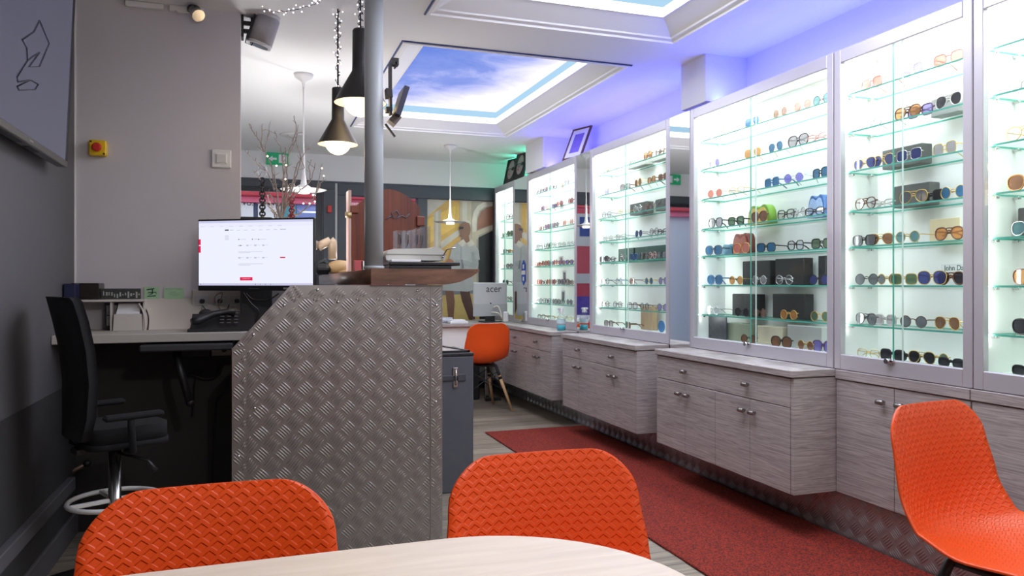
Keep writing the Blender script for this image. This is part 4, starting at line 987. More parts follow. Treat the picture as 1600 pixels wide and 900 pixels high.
tag(MB().lathe([(.001, -.012), (.10, -.010), (.115, -.0005), (.001, -.0003)], (t.x, t.y, ZC), 28).build('ceiling_fitting', M_plast), 'round flat white ceiling fitting above the exit sign', 'ceiling fitting')
# fairy lights
def fairy(path, n, label, jit=.02):
    path = [Vector(p) for p in path]
    t = thing('fairy_lights', label, 'fairy lights', path[0], 0, 'strings of fairy lights')
    fine = []
    for i in range(len(path)-1):
        for k in range(8): fine.append(path[i].lerp(path[i+1], k/8)+Vector((random.uniform(-1, 1), random.uniform(-1, 1), random.uniform(-1, 1)))*.004)
    fine.append(path[-1])
    MB().tube(fine, .0014, 5).build('wire', M_black, t)
    bm = MB().ball((0, 0, 0), .0030, (1, 1, 1), 8, 6).mesh('bulb', emis('fairy_white', (.86, .82, 1), 7))
    bm2 = MB().ball((0, 0, 0), .0027, (1, 1, 1), 8, 6).mesh('bulb', emis('fairy_warm', (1, .72, .62), 5))
    for k in range(n):
        f = (k+.5)/n*(len(fine)-1); i = int(f); p = fine[i].lerp(fine[min(i+1, len(fine)-1)], f-i)
        p = p+Vector((random.uniform(-1, 1), random.uniform(-1, 1), random.uniform(-1, 1)))*jit
        put(bm if k % 3 else bm2, 'bulb', t, p-path[0])
yy = 3.9
fairy([at(411, 14, Y=3.72), at(430, 19, Y=3.6), at(450, 17, Y=3.5), at(475, 12, Y=3.4), at(495, 5, Y=3.3), at(506, -6, Y=3.25)], 24, 'fairy light string swagged from the wall speaker to the ceiling', .016)
def spiral(x, y, z0, z1, turns, r=.012): return [(x+r*math.cos(k*PI/2), y+r*math.sin(k*PI/2), z0+(z1-z0)*k/(turns*4)) for k in range(turns*4+1)]
fairy(spiral(LB.x, 3.72, 2.112, 2.485, 6), 34, 'fairy light string wound about the long cable of the smaller black pendant', .013)
fairy(spiral(LA.x, 3.54, 2.352, 2.485, 4), 9, 'fairy light string wound about the cable of the larger black pendant', .015)

# ================================================================== PARTITION WALL ITEMS
def wallp(u, v): return at(u, v, Y=YP)
q = wallp(155, 233)
t = thing('emergency_stop', 'yellow emergency stop box with red mushroom button on partition', 'alarm button', (q.x, YP-.001, q.z))
MB().box((-.036, -.042, -.036), (.036, 0, .036), .005).build('box', M_yellow, t, True)
MB().tube([(0, -.042, 0), (0, -.052, 0), (0, -.054, 0), (0, -.064, 0), (0, -.068, 0)], [.012, .012, .020, .020, .014], 20).build('button', M_red, t, True)
for a, b in ((-.027, .027), (.027, -.027)): MB().tube([(a, -.042, b), (a, -.0435, b)], .0045, 10).build('screw', M_black, t, True)
q = wallp(346, 248.5)
t = thing('light_switch', 'square white light switch near the partition wall edge', 'light switch', (q.x, YP-.001, q.z))
MB().box((-.045, -.010, -.045), (.045, 0, .045), .004).build('plate', M_plast, t, True)
MB().box((-.026, -.013, -.026), (.026, -.009, .026), .001).build('insert', M_plast, t, True)
MB().box((-.023, -.0165, -.022), (.023, -.012, .022), .003).build('rocker', mat('switch_rocker_white', (.66, .65, .65), .4), t, True)  # rocker slightly greyer than its plate
# speaker on the end of the wall
def spk():
    t = thing('wall_speaker', 'white and grey wall speaker tilted down at the partition edge', 'speaker', (-.064, 3.985, 2.44))
    b = MB().box((0, -.035, -.06), (.012, .035, .05), .002).box((.012, -.012, -.03), (.05, .012, -.012), .002).box((.012, -.012, .01), (.05, .012, .028), .002).box((.045, -.02, -.045), (.058, .02, .045), .002)
    b.build('bracket', M_black, t, True)
    c = Vector((.108, -.012, -.012)); R = Matrix.Translation(c) @ Euler((.10, .30, 0)).to_matrix().to_4x4()
    def slab(z0, z1, hx, hy, r, m, nm):
        p = rrect(0, 0, hx, hy, r, 8); MB().xf(R).prism([(x, y, z0) for x, y in p], (0, 0, z1-z0), True).build(nm, m, t, True)
    slab(-.082, -.066, .058, .055, .045, M_plast, 'bottom_cap'); slab(.064, .082, .058, .055, .045, M_plast, 'top_cap')
    slab(-.066, .064, .0595, .0565, .045, mat('grey_grille', (.42, .40, .42), .6, noise=.2, nscale=300), 'grille')
    slab(-.084, -.0815, .045, .042, .035, mat('speaker_underside', (.12, .15, .18), .4), 'underside')
    MB().xf(R).box((-.063, -.05, -.075), (-.056, .05, .075), .003).build('back_plate', M_black, t, True)
    MB().tube([(.03, -.03, -.04), (.02, -.04, -.09), (.05, -.04, -.10), (.06, -.02, -.07)], .003, 6).build('cable', M_black, t, True)
spk()
# white trunking and spot head at the very top
a, b = wallp(196, 5), wallp(256, 5)
tag(MB().box((a.x, YP-.022, 2.462), (b.x, YP-.001, 2.488), .004).build('cable_cover', M_plast), 'white cable cover along the top of the partition wall', 'cable cover')
t = thing('spotlight', 'small chrome spotlight at the top of the partition wall', 'spotlight', (wallp(300, 5).x, YP-.001, 2.465))
MB().box((-.10, -.02, -.004), (.055, 0, .024), .003).build('base_plate', M_plast, t, True)
MB().tube([(.0, -.03, .01), (.022, -.07, -.008)], [.022, .024], 16).build('body', M_black, t, True)
MB().tube([(.014, -.06, -.004), (.03, -.085, -.03), (.036, -.095, -.04)], [.026, .027, .030], 18).build('head', M_steel, t, True)
MB().tube([(-.07, -.02, -.004), (-.06, -.03, -.016), (-.03, -.03, -.012), (0, -.03, .005)], .003, 6).build('cable', M_plast, t, True)

# ================================================================== TV ON THE LEFT WALL
TVY1, TVY0 = 3.44, 2.02
t = thing('television', 'large wall television tilted down on the dark left wall', 'television', (-.755, (TVY0+TVY1)/2, 1.62))
RT = Matrix.Rotation(math.atan(.030/.70), 4, 'Y'); Wd = TVY1-TVY0; Ht = .80
tvf = lambda: MB().xf(Matrix.Translation((.040, 0, 0)) @ RT)
b = tvf(); b.box((-.04, -Wd/2, 0), (0, Wd/2, .026), .003); b.build('bottom_bezel', M_bezel, t, True)
b = tvf(); b.box((-.03, -Wd/2, .026), (0, -Wd/2+.03, Ht), .002).box((-.03, Wd/2-.03, .026), (0, Wd/2, Ht), .002).box((-.03, -Wd/2, Ht-.012), (0, Wd/2, Ht), .002); b.build('bezel', M_black, t, True)
tvf().box((-.02, -Wd/2+.03, .026), (-.002, Wd/2-.03, Ht-.012)).build('screen', M_screen, t, True)
pc = MB()
for pl in ([(62, 32), (53, 50), (35, 62), (42, 75), (43, 95), (52, 88), (62, 82)], [(43, 95), (27, 120), (28, 128), (48, 125), (60, 132), (55, 140), (30, 141), (27, 135), (48, 125)], [(62, 32), (77, 68), (62, 104), (45, 105), (62, 82)]):
    pts = []
    for (u, v) in pl:
        X_ = -.70
        for _ in range(4): q_ = at(u, v, X=X_); X_ = -.715+(q_.z-1.62)*.0429-.0008
        pts.append(q_)
    pc.tube(pts, .0022, 5)
pc.build('screen_drawing', mat('screen_line_dark', (.035, .035, .05), .4), t)
tvf().box((-.045, -Wd/2+.03, .004), (-.02, Wd/2-.03, Ht-.05), .008).box((-.068, -.3, .2), (-.04, .3, .6), .008).build('rear_shell', M_black, t, True)
tvf().box((-.001, .17, .010), (.001, .215, .017)).build('badge', M_steel, t, True)
for y in (-.1, .02, .22): tvf().box((-.034, y, -.002), (-.012, y+.12, .001)).build('vent', M_black, t, True)

# ================================================================== STAFF DESK
DZ = .938; DY0 = 3.51
dk = thing('wall_desk', 'shallow pale desk shelf along the partition with keyboard tray beneath', 'desk', (-.35, 3.7, DZ-.035))
MB().box((XL+.002, DY0, DZ-.036), (.44, YP-.002, DZ), .002).build('desk_top', mat('desk_edge_cream', (.50, .47, .42), .5), dk)
MB().box((-.46, DY0-.03, DZ-.075), (-.09, DY0+.25, DZ-.045), .006).build('keyboard_tray', mat('tray_dark', (.035, .036, .042), .5), dk)
q0, q1, q2 = at(272, 560, Y=3.56), at(282, 580, Y=3.56), at(297, 629, Y=3.56)
MB().tube([(q0.x, 3.6, DZ-.05), q1, q2], [.018, .016, .018], 10).ball(q2, .019).build('tray_arm', M_black, dk)
MB().box((.40, 3.3, 0), (.44, YP-.01, DZ-.037)).build('desk_end', mat('desk_end_board', (.05, .05, .05), .7), dk)  # end board in plain dark grey
tag(MB().box((-.33, YP-.075, .80), (-.20, YP-.002, .885), .004).build('power_box', M_black), 'black box mounted on the wall under the desk', 'box')
t = thing('power_socket', 'white double socket on the wall just below the desk', 'socket', (-.155, YP-.001, .835))
MB().box((-.045, -.012, -.035), (.045, 0, .035), .003).build('plate', M_dimplast, t, True); MB().tube([(.015, -.012, -.005), (.015, -.04, -.005)], .012, 10).build('plug', M_black, t, True)
def cord(pts, r, label, m=M_black): return tag(MB().tube(pts, r, 6).build('cable', m), label, 'cable', 'cables about the staff desk')
def dpx(l, y): return [at(u, v, Y=y) for u, v in l]
def smooth(pts, n=6):
    out = []; P = [pts[0]]+list(pts)+[pts[-1]]
    for i in range(1, len(P)-2):
        a, b, c, d = P[i-1], P[i], P[i+1], P[i+2]
        for k in range(n):
            s = k/n; out.append(.5*((2*b)+(c-a)*s+(2*a-5*b+4*c-d)*s*s+(3*b-a-3*c+d)*s*s*s))
    return out+[pts[-1]]
cord(smooth(dpx([(342, 572), (338, 588), (322, 592), (306, 588), (292, 584)], 3.90)), .004, 'dark cable looping from the socket below the desk')
cord(smooth(dpx([(318, 580), (306, 592), (303, 620), (301, 650)], 3.90)), .0035, 'dark cable hanging beside the tray arm')
cord(smooth(dpx([(354, 590), (352, 612), (338, 630), (333, 700), (331, 760)], 3.90)), .0035, 'long dark cable dropping to the floor left of the checker plate')
# shelf of papers and gadgets at the back of the desk
DB = YP-.02
def dk_at(u, v): return at(u, v, Y=3.85)
ds = thing('desk_shelf', 'small pale shelf rack standing along the back of the desk', 'shelf', (-.55, 3.85, DZ+.0005))
MB().box((XL+.006, 3.79, 1.070), (-.475, YP-.004, 1.080), .001).build('shelf_board', M_dimplast, ds)
for x in (-.62, -.485): MB().box((x, 3.80, DZ+.0008), (x+.008, YP-.004, 1.070)).build('shelf_leg', M_dimplast, ds)
tag(MB().box((XL+.012, 3.80, 1.0805), (-.665, YP-.006, 1.155), .004).box((XL+.02, 3.795, 1.09), (-.70, 3.80, 1.14)).build('label_printer', mat('gloss_black', (.02, .014, .012), .25)), 'glossy black box on the desk shelf in the corner', 'printer')
tag(MB().box((XL+.006, 3.70, DZ+.0005), (XL+.05, 3.79, 1.152), .002).build('ring_binder', mat('blue_black_binder', (.012, .016, .06), .4)), 'upright blue black binder in the desk corner behind the chair', 'binder')
def strip():
    a, b = dk_at(152, 450), dk_at(220, 466); m = MB(); m.mat(0).box((-.663, 3.84, 1.081), (b.x, 3.86, 1.130), .001)
    for k in range(14):
        x = -.655+k*.0112; h = random.uniform(.006, .018); m.mat(1).box((x, 3.838, 1.086+random.uniform(0, .015)), (x+random.uniform(.003, .009), 3.8402, 1.092+h+random.uniform(0, .01)))
    return tag(m.build('card_strip', [mat('dark_green_card', (.035, .042, .036), .6), mat('pale_card_print', (.40, .42, .40), .6)]), 'low strip of dark printed cards standing on the desk shelf', 'cards')
strip()
t = thing('picture_card', 'dark photo card leaning under the desk shelf beside the chair', 'card', (-.622, 3.86, DZ+.0006))
MB().box((-.03, 0, 0), (.026, .006, .125)).build('card', M_black, t, True); MB().box((-.022, -.001, .07), (.02, 0, .115)).box((-.022, -.001, .02), (.02, 0, .065)).build('print', mat('grey_photo', (.3, .3, .29), .5, noise=.9, nscale=50), t, True)
t = thing('paper_holder', 'white box holder with a paper pad on the desk', 'paper holder', (-.545, 3.82, DZ+.0006))
MB().prism([(-.062, -.03, 0), (.058, -.03, 0), (.055, -.03, .075), (-.058, -.03, .075)], (0, .07, 0)).build('holder', M_dimplast, t, True)
MB().prism([(-.05, -.02, .076), (.046, -.02, .076), (.044, .03, .122), (-.048, .03, .122)], (0, .004, .001)).box((-.05, -.02, .0755), (.046, .03, .085)).build('paper_pad', M_paper, t, True)
cord(smooth(dpx([(217, 474), (224, 488), (227, 505), (226, 524)], 3.80)), .004, 'grey cable arching down beside the paper holder', M_dimplast)
cord(smooth(dpx([(220, 474), (229, 486), (232, 500), (230, 523)], 3.83)), .0035, 'second dark cable arching down beside the paper holder')
t = thing('sloped_panel', 'cream sloping back panel on the desk between papers and sockets', 'panel', (-.36, 3.86, DZ+.0006))
MB().prism([(-.127, -.03, 0), (.115, -.03, 0), (.115, .074, .143), (-.127, .074, .143)], (0, .004, .001)).build('panel', M_dimplast, t, True)
def note(u0, u1, v0, v1, label, big):
    a, b = dk_at(u0, v1), dk_at(u1, v0); y = 3.925
    a, b = at(u0, v1, Y=y), at(u1, v0, Y=y)
    n = thing('sticky_note', label, 'note', ((a.x+b.x)/2, YP-.006, a.z), 0, 'pale green notes behind the desk')
    w, h = b.x-a.x, b.z-a.z
    MB().box((-w/2, -.002, 0), (w/2, .004, h)).build('paper', M_green, n, True)
    m = MB()
    if big: 
        m.tube([(-.02, -.003, h*.75), (-.005, -.003, h*.8), (.012, -.003, h*.85)], .0025, 5).tube([(.004, -.003, h*.8), (.004, -.003, h*.45), (-.018, -.003, h*.2), (.018, -.003, h*.25)], .0025, 5).tube([(-.016, -.003, h*.5), (.02, -.003, h*.55), (.02, -.003, h*.4)], .002, 5)
    else: m.box((-w*.42, -.0026, h*.88), (w*.42, -.002, h*.93)).box((-w*.2, -.0026, h*.6), (w*.1, -.002, h*.64)).box((-w*.25, -.0026, h*.42), (w*.25, -.002, h*.45)).box((-w*.1, -.0026, h*.28), (w*.2, -.002, h*.31))
    m.build('handwriting', M_ink if big else mat('faint_ink', (.22, .38, .24), .7), n, True)
note(225, 248, 448, 467, 'pale green note with bold dark handwriting above the desk', True)
note(256, 287, 450, 467, 'wider pale green note with faint writing nearer the monitor', False)
# socket trunking under the monitor
t = thing('socket_panel', 'white triple socket panel on the wall below the monitor', 'socket', (-.17, YP-.001, at(340, 470, Y=YP).z-.05))
MB().box((-.115, -.03, 0), (.125, 0, .105), .004).build('trunking', M_dimplast, t, True)
for k, x in enumerate((-.092, -.012, .066)):
    s = MB().box((x-.008, -.036, .028), (x+.048, -.03, .078), .002).build('socket', mat('socket_face', (.55, .55, .54), .4), t, True)
    MB().box((x+.012, -.062, .040), (x+.034, -.036, .06), .004).build('plug', M_black, s, True)
cord(smooth(dpx([(316, 477), (322, 486), (318, 497), (330, 505)], 3.86)), .003, 'black cable from the left socket under the monitor')
cord(smooth(dpx([(336, 474), (337, 462), (348, 458), (342, 478), (350, 492)], 3.86)), .003, 'brown cable from the middle socket under the monitor', mat('brown_cable', (.20, .12, .06), .6))
cord(smooth(dpx([(358, 476), (356, 486), (362, 496), (372, 505)], 3.86)), .003, 'dark cable from the right socket under the monitor')
cord(smooth(dpx([(380, 457), (392, 474), (404, 486), (400, 500)], 3.75)), .004, 'thick black cable behind the monitor foot')
cord(smooth(dpx([(384, 458), (396, 468), (420, 468), (436, 458)], 3.80)), .0035, 'black cable looping behind the checker-plate corner')
# telephone and dark pouch heap
t = thing('desk_telephone', 'black desk telephone lying at the right of the desk', 'telephone', (-.12, 3.66, DZ+.0006))
MB().prism([(-.16, -.09, 0), (.13, -.09, 0), (.13, .07, 0), (-.16, .07, 0)], (0, 0, .012)).prism([(-.15, -.08, .012), (-.15, .06, .012), (-.15, .06, .075)], (.27, 0, 0)).build('base', M_black, t, True)
MB().tube([(-.145, -.07, .045), (-.12, -.06, .05), (-.06, 0, .075), (.0, .03, .085), (.03, .04, .08)], [.014, .02, .014, .014, .021], 12).build('handset', M_black, t, True)
m = MB()
for k in range(12): m.box((-.03+.03*(k % 3), -.06+.028*(k//3), .035+.013*(k//3)), (-.012+.03*(k % 3), -.044+.028*(k//3), .04+.013*(k//3)), .002)
m.build('keys', mat('key_grey', (.12, .12, .13), .5), t, True)
def lump(name, c, r, sc, m, label, cat, seed):
    rn = random.Random(seed); b = MB(); b.ball((0, 0, 0), r, sc, 20, 12)
    ph = [rn.uniform(0, 6) for _ in range(6)]
    for v in b.v:
        d = 1+.14*math.sin(v.x*70+ph[0])*math.sin(v.y*60+ph[1])+.12*math.sin(v.z*110+ph[2]+v.x*40)
        v *= d
    lo = min(v.z for v in b.v); b.v = [v+Vector(c)-Vector((0, 0, lo)) for v in b.v]
    return tag(b.build(name, m), label, cat)
lump('black_bag', (.14, 3.74, DZ+.001), .09, (1.0, .8, .55), mat('black_leather', (.012, .011, .012), .38), 'crumpled black leather bag heaped behind the checker-plate corner', 'bag', 2)
lump('black_pouch', (-.225, 3.855, DZ+.001), .045, (.9, .6, .9), mat('dark_grey_cloth', (.035, .035, .038), .6), 'dark grey pouch heaped under the left of the monitor', 'pouch', 5)
t = thing('tan_glasses_case', 'tan peaked leather case among the black things on the desk', 'case', (.0, 3.60, DZ+.078)); 
MB().prism([(-.025, 0, 0), (.022, 0, 0), (.016, .01, .045), (-.004, .01, .05)], (0, .03, 0)).build('shell', mat('tan_flap', (.28, .17, .10), .5), t, True)
bpy.data.objects.remove(t.children[0]) ; bpy.data.objects.remove(t)

# desk monitor
ML, MR = Vector((-.246, 3.70, 0)), Vector((.248, 3.404, 0)); mc = (ML+MR)/2; mw = (MR-ML).length
MZ = 1.120
t = thing('desk_monitor', 'black-framed desk monitor showing a white web page', 'monitor', (mc.x, mc.y, MZ), math.atan2(MR.y-ML.y, MR.x-ML.x))
mh = .325
MB().box((-mw/2, 0, 0), (mw/2, .022, mh), .003).box((-mw*.3, .022, .05), (mw*.3, .045, mh*.8), .008).build('housing', M_black, t, True)
sc_ = MB(); sx0, sx1, sz0, sz1 = -mw/2+.006, mw/2-.006, .024, mh-.008
sc_.mat(0).box((sx0, -.0012, sz0), (sx1, .001, sz1))
def sr(c, a, b_, x2, y2): sc_.mat(c).box((sx0+(sx1-sx0)*a, -.0018, sz1-(sz1-sz0)*y2), (sx0+(sx1-sx0)*x2, -.0011, sz1-(sz1-sz0)*b_))
sr(1, 0, 0, 1, .035); sr(4, 0, .035, 1, .095); sr(5, 0, .965, 1, 1)
for (a, y) in ((.02, .015), (.14, .015)): sr(2, a, y, a+.10, y+.008)
for k in range(9): sr(2, .02+.085*k, .085, .055+.085*k, .092)
sr(3, .0, .28, .018, .37); sr(3, .0, .385, .018, .49)
sr(6, .235, .135, .27, .155); sr(2, .28, .14, .31, .15)
for k in range(6): sr(2, .34+.065*k, .145, .37+.065*k, .152)
sr(2, .72, .14, .77, .152)
for k in range(4): sr(2, .235, .23+.02*k, .27, .237+.02*k)
for (x, y) in ((.355, .285), (.475, .285), (.53, .287)): sr(6, x, y, x+.009, y+.014); sr(2, x+.02, y+.003, x+.07, y+.009)
for row in (.375, .565):
    for k in range(4): sr(2, .355+.07*k, row, .375+.07*k, row+.02); sr(2, .38+.07*k, row+.004, .405+.07*k, row+.008)
    sr(2, .355, row+.1, .57, row+.106); sr(2, .355, row+.118, .46, row+.124)
sr(6, .372, .378, .382, .392)
sr(3, .72, .565, .765, .583); sr(3, .37, .872, .48, .923); sr(7, .39, .893, .46, .899)
for k in range(9): sr(6 if k % 2 else 2, .48+.022*k, .976, .488+.022*k, .99)
sr(6, .012, .975, .022, .99); sr(2, .335, .975, .345, .99)
em = [emis('page_white', (.86, .88, 1.0), 1.0), emis('tab_lilac', (.66, .68, .92), .95), emis('page_grey', (.58, .60, .72), .9), emis('page_red', (.80, .02, .10), .9), emis('bar_white', (.84, .84, 1.0), 1.0), emis('task_lilac', (.62, .62, .84), .95), emis('page_dark', (.12, .12, .18), .6), emis('page_pink', (1, .6, .65), .9)]
sc_.build('screen', em, t, True)
MB().box((-.03, -.0012, .008), (.02, 0, .012)).build('chin_mark', mat('chin_grey', (.08, .08, .09), .4), t, True)
MB().box((.14, -.0012, .007), (.2, 0, .015)).build('sticker', mat('sticker_grey', (.35, .35, .33), .6), t, True)
MB().box((-.05, .045, .11), (.05, .06, .21), .004).build('mount_plate', M_black, t, True)
MB().tube([(0, .06, .16), (-.12, .15, .16), (-.36, .23, .16)], .015, 10).build('wall_arm', M_black, t, True)
a = at(376, 339, Y=3.83); b = at(425, 339, Y=3.83)
tag(MB().box((a.x, 3.80, DZ+.0005), (b.x, 3.87, a.z), .003).build('document_box', M_black), 'black upright box rising just behind the desk monitor', 'box')

# ---- bare branches on a cabinet behind the desk
tag(MB().box((-.06, 4.12, 0), (.42, 4.78, 1.12), .005).build('storage_cabinet', M_walld), 'low dark cabinet behind the monitor carrying the branches', 'cabinet')
vb = Vector((.155, 4.45, 1.1205))
t = thing('branch_vase', 'vase of bare lit branches behind the desk monitor', 'branches', vb)
MB().lathe([(.001, 0), (.06, 0), (.075, .06), (.07, .14), (.045, .22), (.05, .26), (.044, .26), (.04, .22), (.062, .14), (.066, .06), (.001, .01)], seg=28).build('vase', M_plast, t, True)
BR = [[(437, 345), (432, 300), (425, 262), (408, 226), (397, 208), (390, 194)], [(409, 229), (414, 236), (423, 189)], [(408, 226), (410, 192)], [(441, 345), (445, 300), (441, 240), (434, 222), (429, 204)],
      [(438, 345), (447, 300), (449, 262), (452, 238), (462, 205), (459, 181)], [(452, 240), (462, 218), (466, 195)], [(439, 345), (452, 308), (462, 280), (470, 246), (464, 228), (463, 204)], [(440, 345), (452, 305), (463, 262), (472, 247), (485, 227)],
      [(442, 345), (456, 310), (470, 297), (485, 281), (493, 254)], [(485, 281), (483, 262), (487, 249)], [(442, 348), (468, 334), (484, 318), (494, 300), (503, 255)], [(494, 302), (500, 290), (507, 274)], [(436, 300), (430, 285), (428, 262)],
      [(405, 259), (393, 246), (381, 233)], [(407, 281), (400, 273), (394, 265)], [(436, 340), (428, 312), (418, 304), (424, 320), (434, 345)], [(434, 345), (420, 322), (414, 316)], [(447, 300), (456, 290), (463, 292)], [(447, 262), (440, 250), (444, 244)], [(432, 345), (424, 330), (432, 330)],
      [(425, 262), (428, 290), (429, 298)], [(441, 345), (441, 290), (446, 262), (446, 230)], [(470, 246), (475, 262), (468, 265)]]
BR += [[(428, 296), (421, 276), (412, 262), (407, 256)], [(446, 318), (452, 298), (458, 286), (462, 280)]]
for i, pl in enumerate(BR):
    y0 = 4.45+(random.uniform(-.10, .12) if i < len(BR)-2 else 0)
    pts = [at(u, v, Y=4.45+(y0-4.45)*k/(len(pl)-1)) for k, (u, v) in enumerate(pl)]
    if pl[0][1] >= 340: pts = [vb+Vector((random.uniform(-.02, .02), random.uniform(-.02, .02), .10))]+pts
    pts = smooth(pts, 5); n = len(pts)
    pts = [p+Vector((random.uniform(-1, 1), random.uniform(-1, 1), random.uniform(-1, 1)))*.0035 for p in pts]
    r0 = .0062 if pl[0][1] >= 340 else .0036
    m = MB().tube(pts, [r0*(1-.62*k/(n-1)) for k in range(n)], 6)
    for k in range(3, n-1, 4):
        d = Vector((random.uniform(-1, 1), random.uniform(-.5, .5), random.uniform(.2, 1))).normalized()*random.uniform(.02, .05)
        m.tube([pts[k], pts[k]+d*.6, pts[k]+d], [.0022, .0018, .001], 5)
    m.build('branch', M_branch, t)
bm = MB().ball((0, 0, 0), .005, (1, 1, 1), 8, 6).mesh('light', emis('branch_led', (1, .86, .72), 3))
for (u, v) in ((503, 263), (484, 318), (432, 259), (447, 258), (418, 244), (506, 275), (492, 315), (474, 318), (446, 280)):
    put(bm, 'light', t, at(u, v, Y=4.40)-vb)
def chain(u, v0, v1, y, n, m, label, ring=None):
    p0, p1 = at(u, v0, Y=y), at(u, v1, Y=y); L = (p0-p1).length/n
    t = thing('glasses_chain', label, 'chain', p1, 0, 'chunky eyeglass chains')
    mb = MB()
    for k in range(n):
        c = p0.lerp(p1, (k+.5)/n); a = Vector((1, 0, 0)) if k % 2 == 0 else Vector((.35, .93, 0))
        mb.tube([c+a*.014*math.cos(q)+Vector((0, 0, 1))*L*.68*math.sin(q) for q in [2*PI*i/14 for i in range(14)]], .0052, 6, closed=True)
    mb.build('links', m, t)
    if ring:
        r = MB(); r.tube([p0+Vector((.024*math.cos(q), 0, .042+.040*math.sin(q))) for q in [2*PI*i/24 for i in range(24)]], .0014, 5, closed=True); r.build('hanging_ring', M_steel, t)
chain(410, 279, 342, 4.45, 12, mat('chain_black', (.015, .013, .013), .3), 'chunky black chain hanging from a ring on the branches', True)
chain(456, 309, 344, 4.45, 8, mat('chain_red', (.28, .025, .03), .3), 'chunky dark red chain hanging amid the branches', True)

# ================================================================== ORANGE CHAIRS
def shell_mesh():
    prof = [(-.235, .405), (-.228, .428), (-.205, .441), (-.15, .447), (-.07, .440), (.01, .432), (.075, .434), (.125, .444), (.165, .464), (.190, .50), (.201, .55), (.206, .615), (.211, .68), (.218, .735), (.224, .775), (.230, .80)]
    P = [Vector((0, a, b)) for a, b in prof]; C = []
    pp = [P[0]]+P+[P[-1]]
    for i in range(1, len(pp)-2):
        a, b, c, d = pp[i-1:i+3]
        for k in range(4):
            s = k/4; C.append(.5*((2*b)+(c-a)*s+(2*a-5*b+4*c-d)*s*s+(3*b-a-3*c+d)*s*s*s))
    C.append(P[-1])
    arc = [0]
    for i in range(1, len(C)): arc.append(arc[-1]+(C[i]-C[i-1]).length)
    T = arc[-1]
    # resample: finer near both ends for the round corners
    ts = [T*(.5-.5*math.cos(PI*k/40)) for k in range(41)]
    def cen(t):
        for i in range(1, len(arc)):
            if t <= arc[i]+1e-9:
                f = (t-arc[i-1])/(arc[i]-arc[i-1]+1e-12); return C[i-1].lerp(C[i], f)
        return C[-1]
    def lerp_tab(tab, x):
        for (a, va), (b, vb_) in zip(tab, tab[1:]):
            if x <= b: s = (x-a)/(b-a); s = s*s*(3-2*s); return va+(vb_-va)*s
        return tab[-1][1]
    NS = 24; vs = []; uvs = []
    for t in ts:
        f = t/T; c = cen(t)
        W = lerp_tab([(0, .205), (.25, .222), (.45, .226), (.60, .222), (.74, .216), (.87, .205), (1.0, .184)], f)
        r = .075; d = min(t, T-t)
        w = W if d >= r else W-r+math.sqrt(max(0, r*r-(r-d)**2))
        for k in range(NS+1):
            s = -1+2*k/NS; x = s*w; q = abs(x)/.21
            back = lerp_tab([(0, 0), (.45, 0), (.62, 1), (1, 1)], f)
            lift = (1-back)*(.030*q**2.2)*lerp_tab([(0, .1), (.2, .7), (.5, .9), (1, 1)], f); fwd = back*(.042*q**2)*lerp_tab([(0, 1), (.6, 1.2), (1, .6)], f)
            sag = back*0
            vs.append(Vector((x, c.y-fwd-(.022*q**2*lerp_tab([(0, 0), (.30, 0), (.52, 1), (.74, 0), (1, 0)], f)), c.z+lift+(.020*q**2*lerp_tab([(0, 0), (.30, 0), (.52, 1), (.74, 0), (1, 0)], f)))))
            uvs.append((x, t))
    me = bpy.data.meshes.new('shell'); fs = []
    for i in range(40):
        for k in range(NS): fs.append((i*(NS+1)+k, i*(NS+1)+k+1, (i+1)*(NS+1)+k+1, (i+1)*(NS+1)+k))
    # thick shell: inner skin embossed, outer skin and rim smooth
    n = len(vs); th = .007
    nr = [Vector((0, 0, 0)) for _ in vs]
    for f in fs:
        a, b, c, d = (vs[i] for i in f); q = (c-a).cross(d-b)
        for i in f: nr[i] += q
    outer = [v-nn.normalized()*th for v, nn in zip(vs, nr)]
    F_ = list(fs)+[tuple(reversed([i+n for i in f])) for f in fs]; mi = [0]*len(fs)+[1]*len(fs)
    NS1 = NS+1; loop = [k for k in range(NS1)]+[i*NS1+NS for i in range(1, 41)]+[40*NS1+k for k in range(NS-1, -1, -1)]+[i*NS1 for i in range(39, 0, -1)]
    for a, b in zip(loop, loop[1:]+loop[:1]): F_.append((b, a, a+n, b+n)); mi.append(1)
    me.from_pydata([tuple(v) for v in vs+outer], [], F_)
    me.materials.append(M_orange); me.materials.append(M_orange_o)
    ul = me.uv_layers.new(name='UVMap'); UV = uvs+uvs
    for l in me.loops: ul.data[l.index].uv = UV[l.vertex_index]
    for p, m in zip(me.polygons, mi): p.material_index = m; p.use_smooth = True
    me.update()
    return me
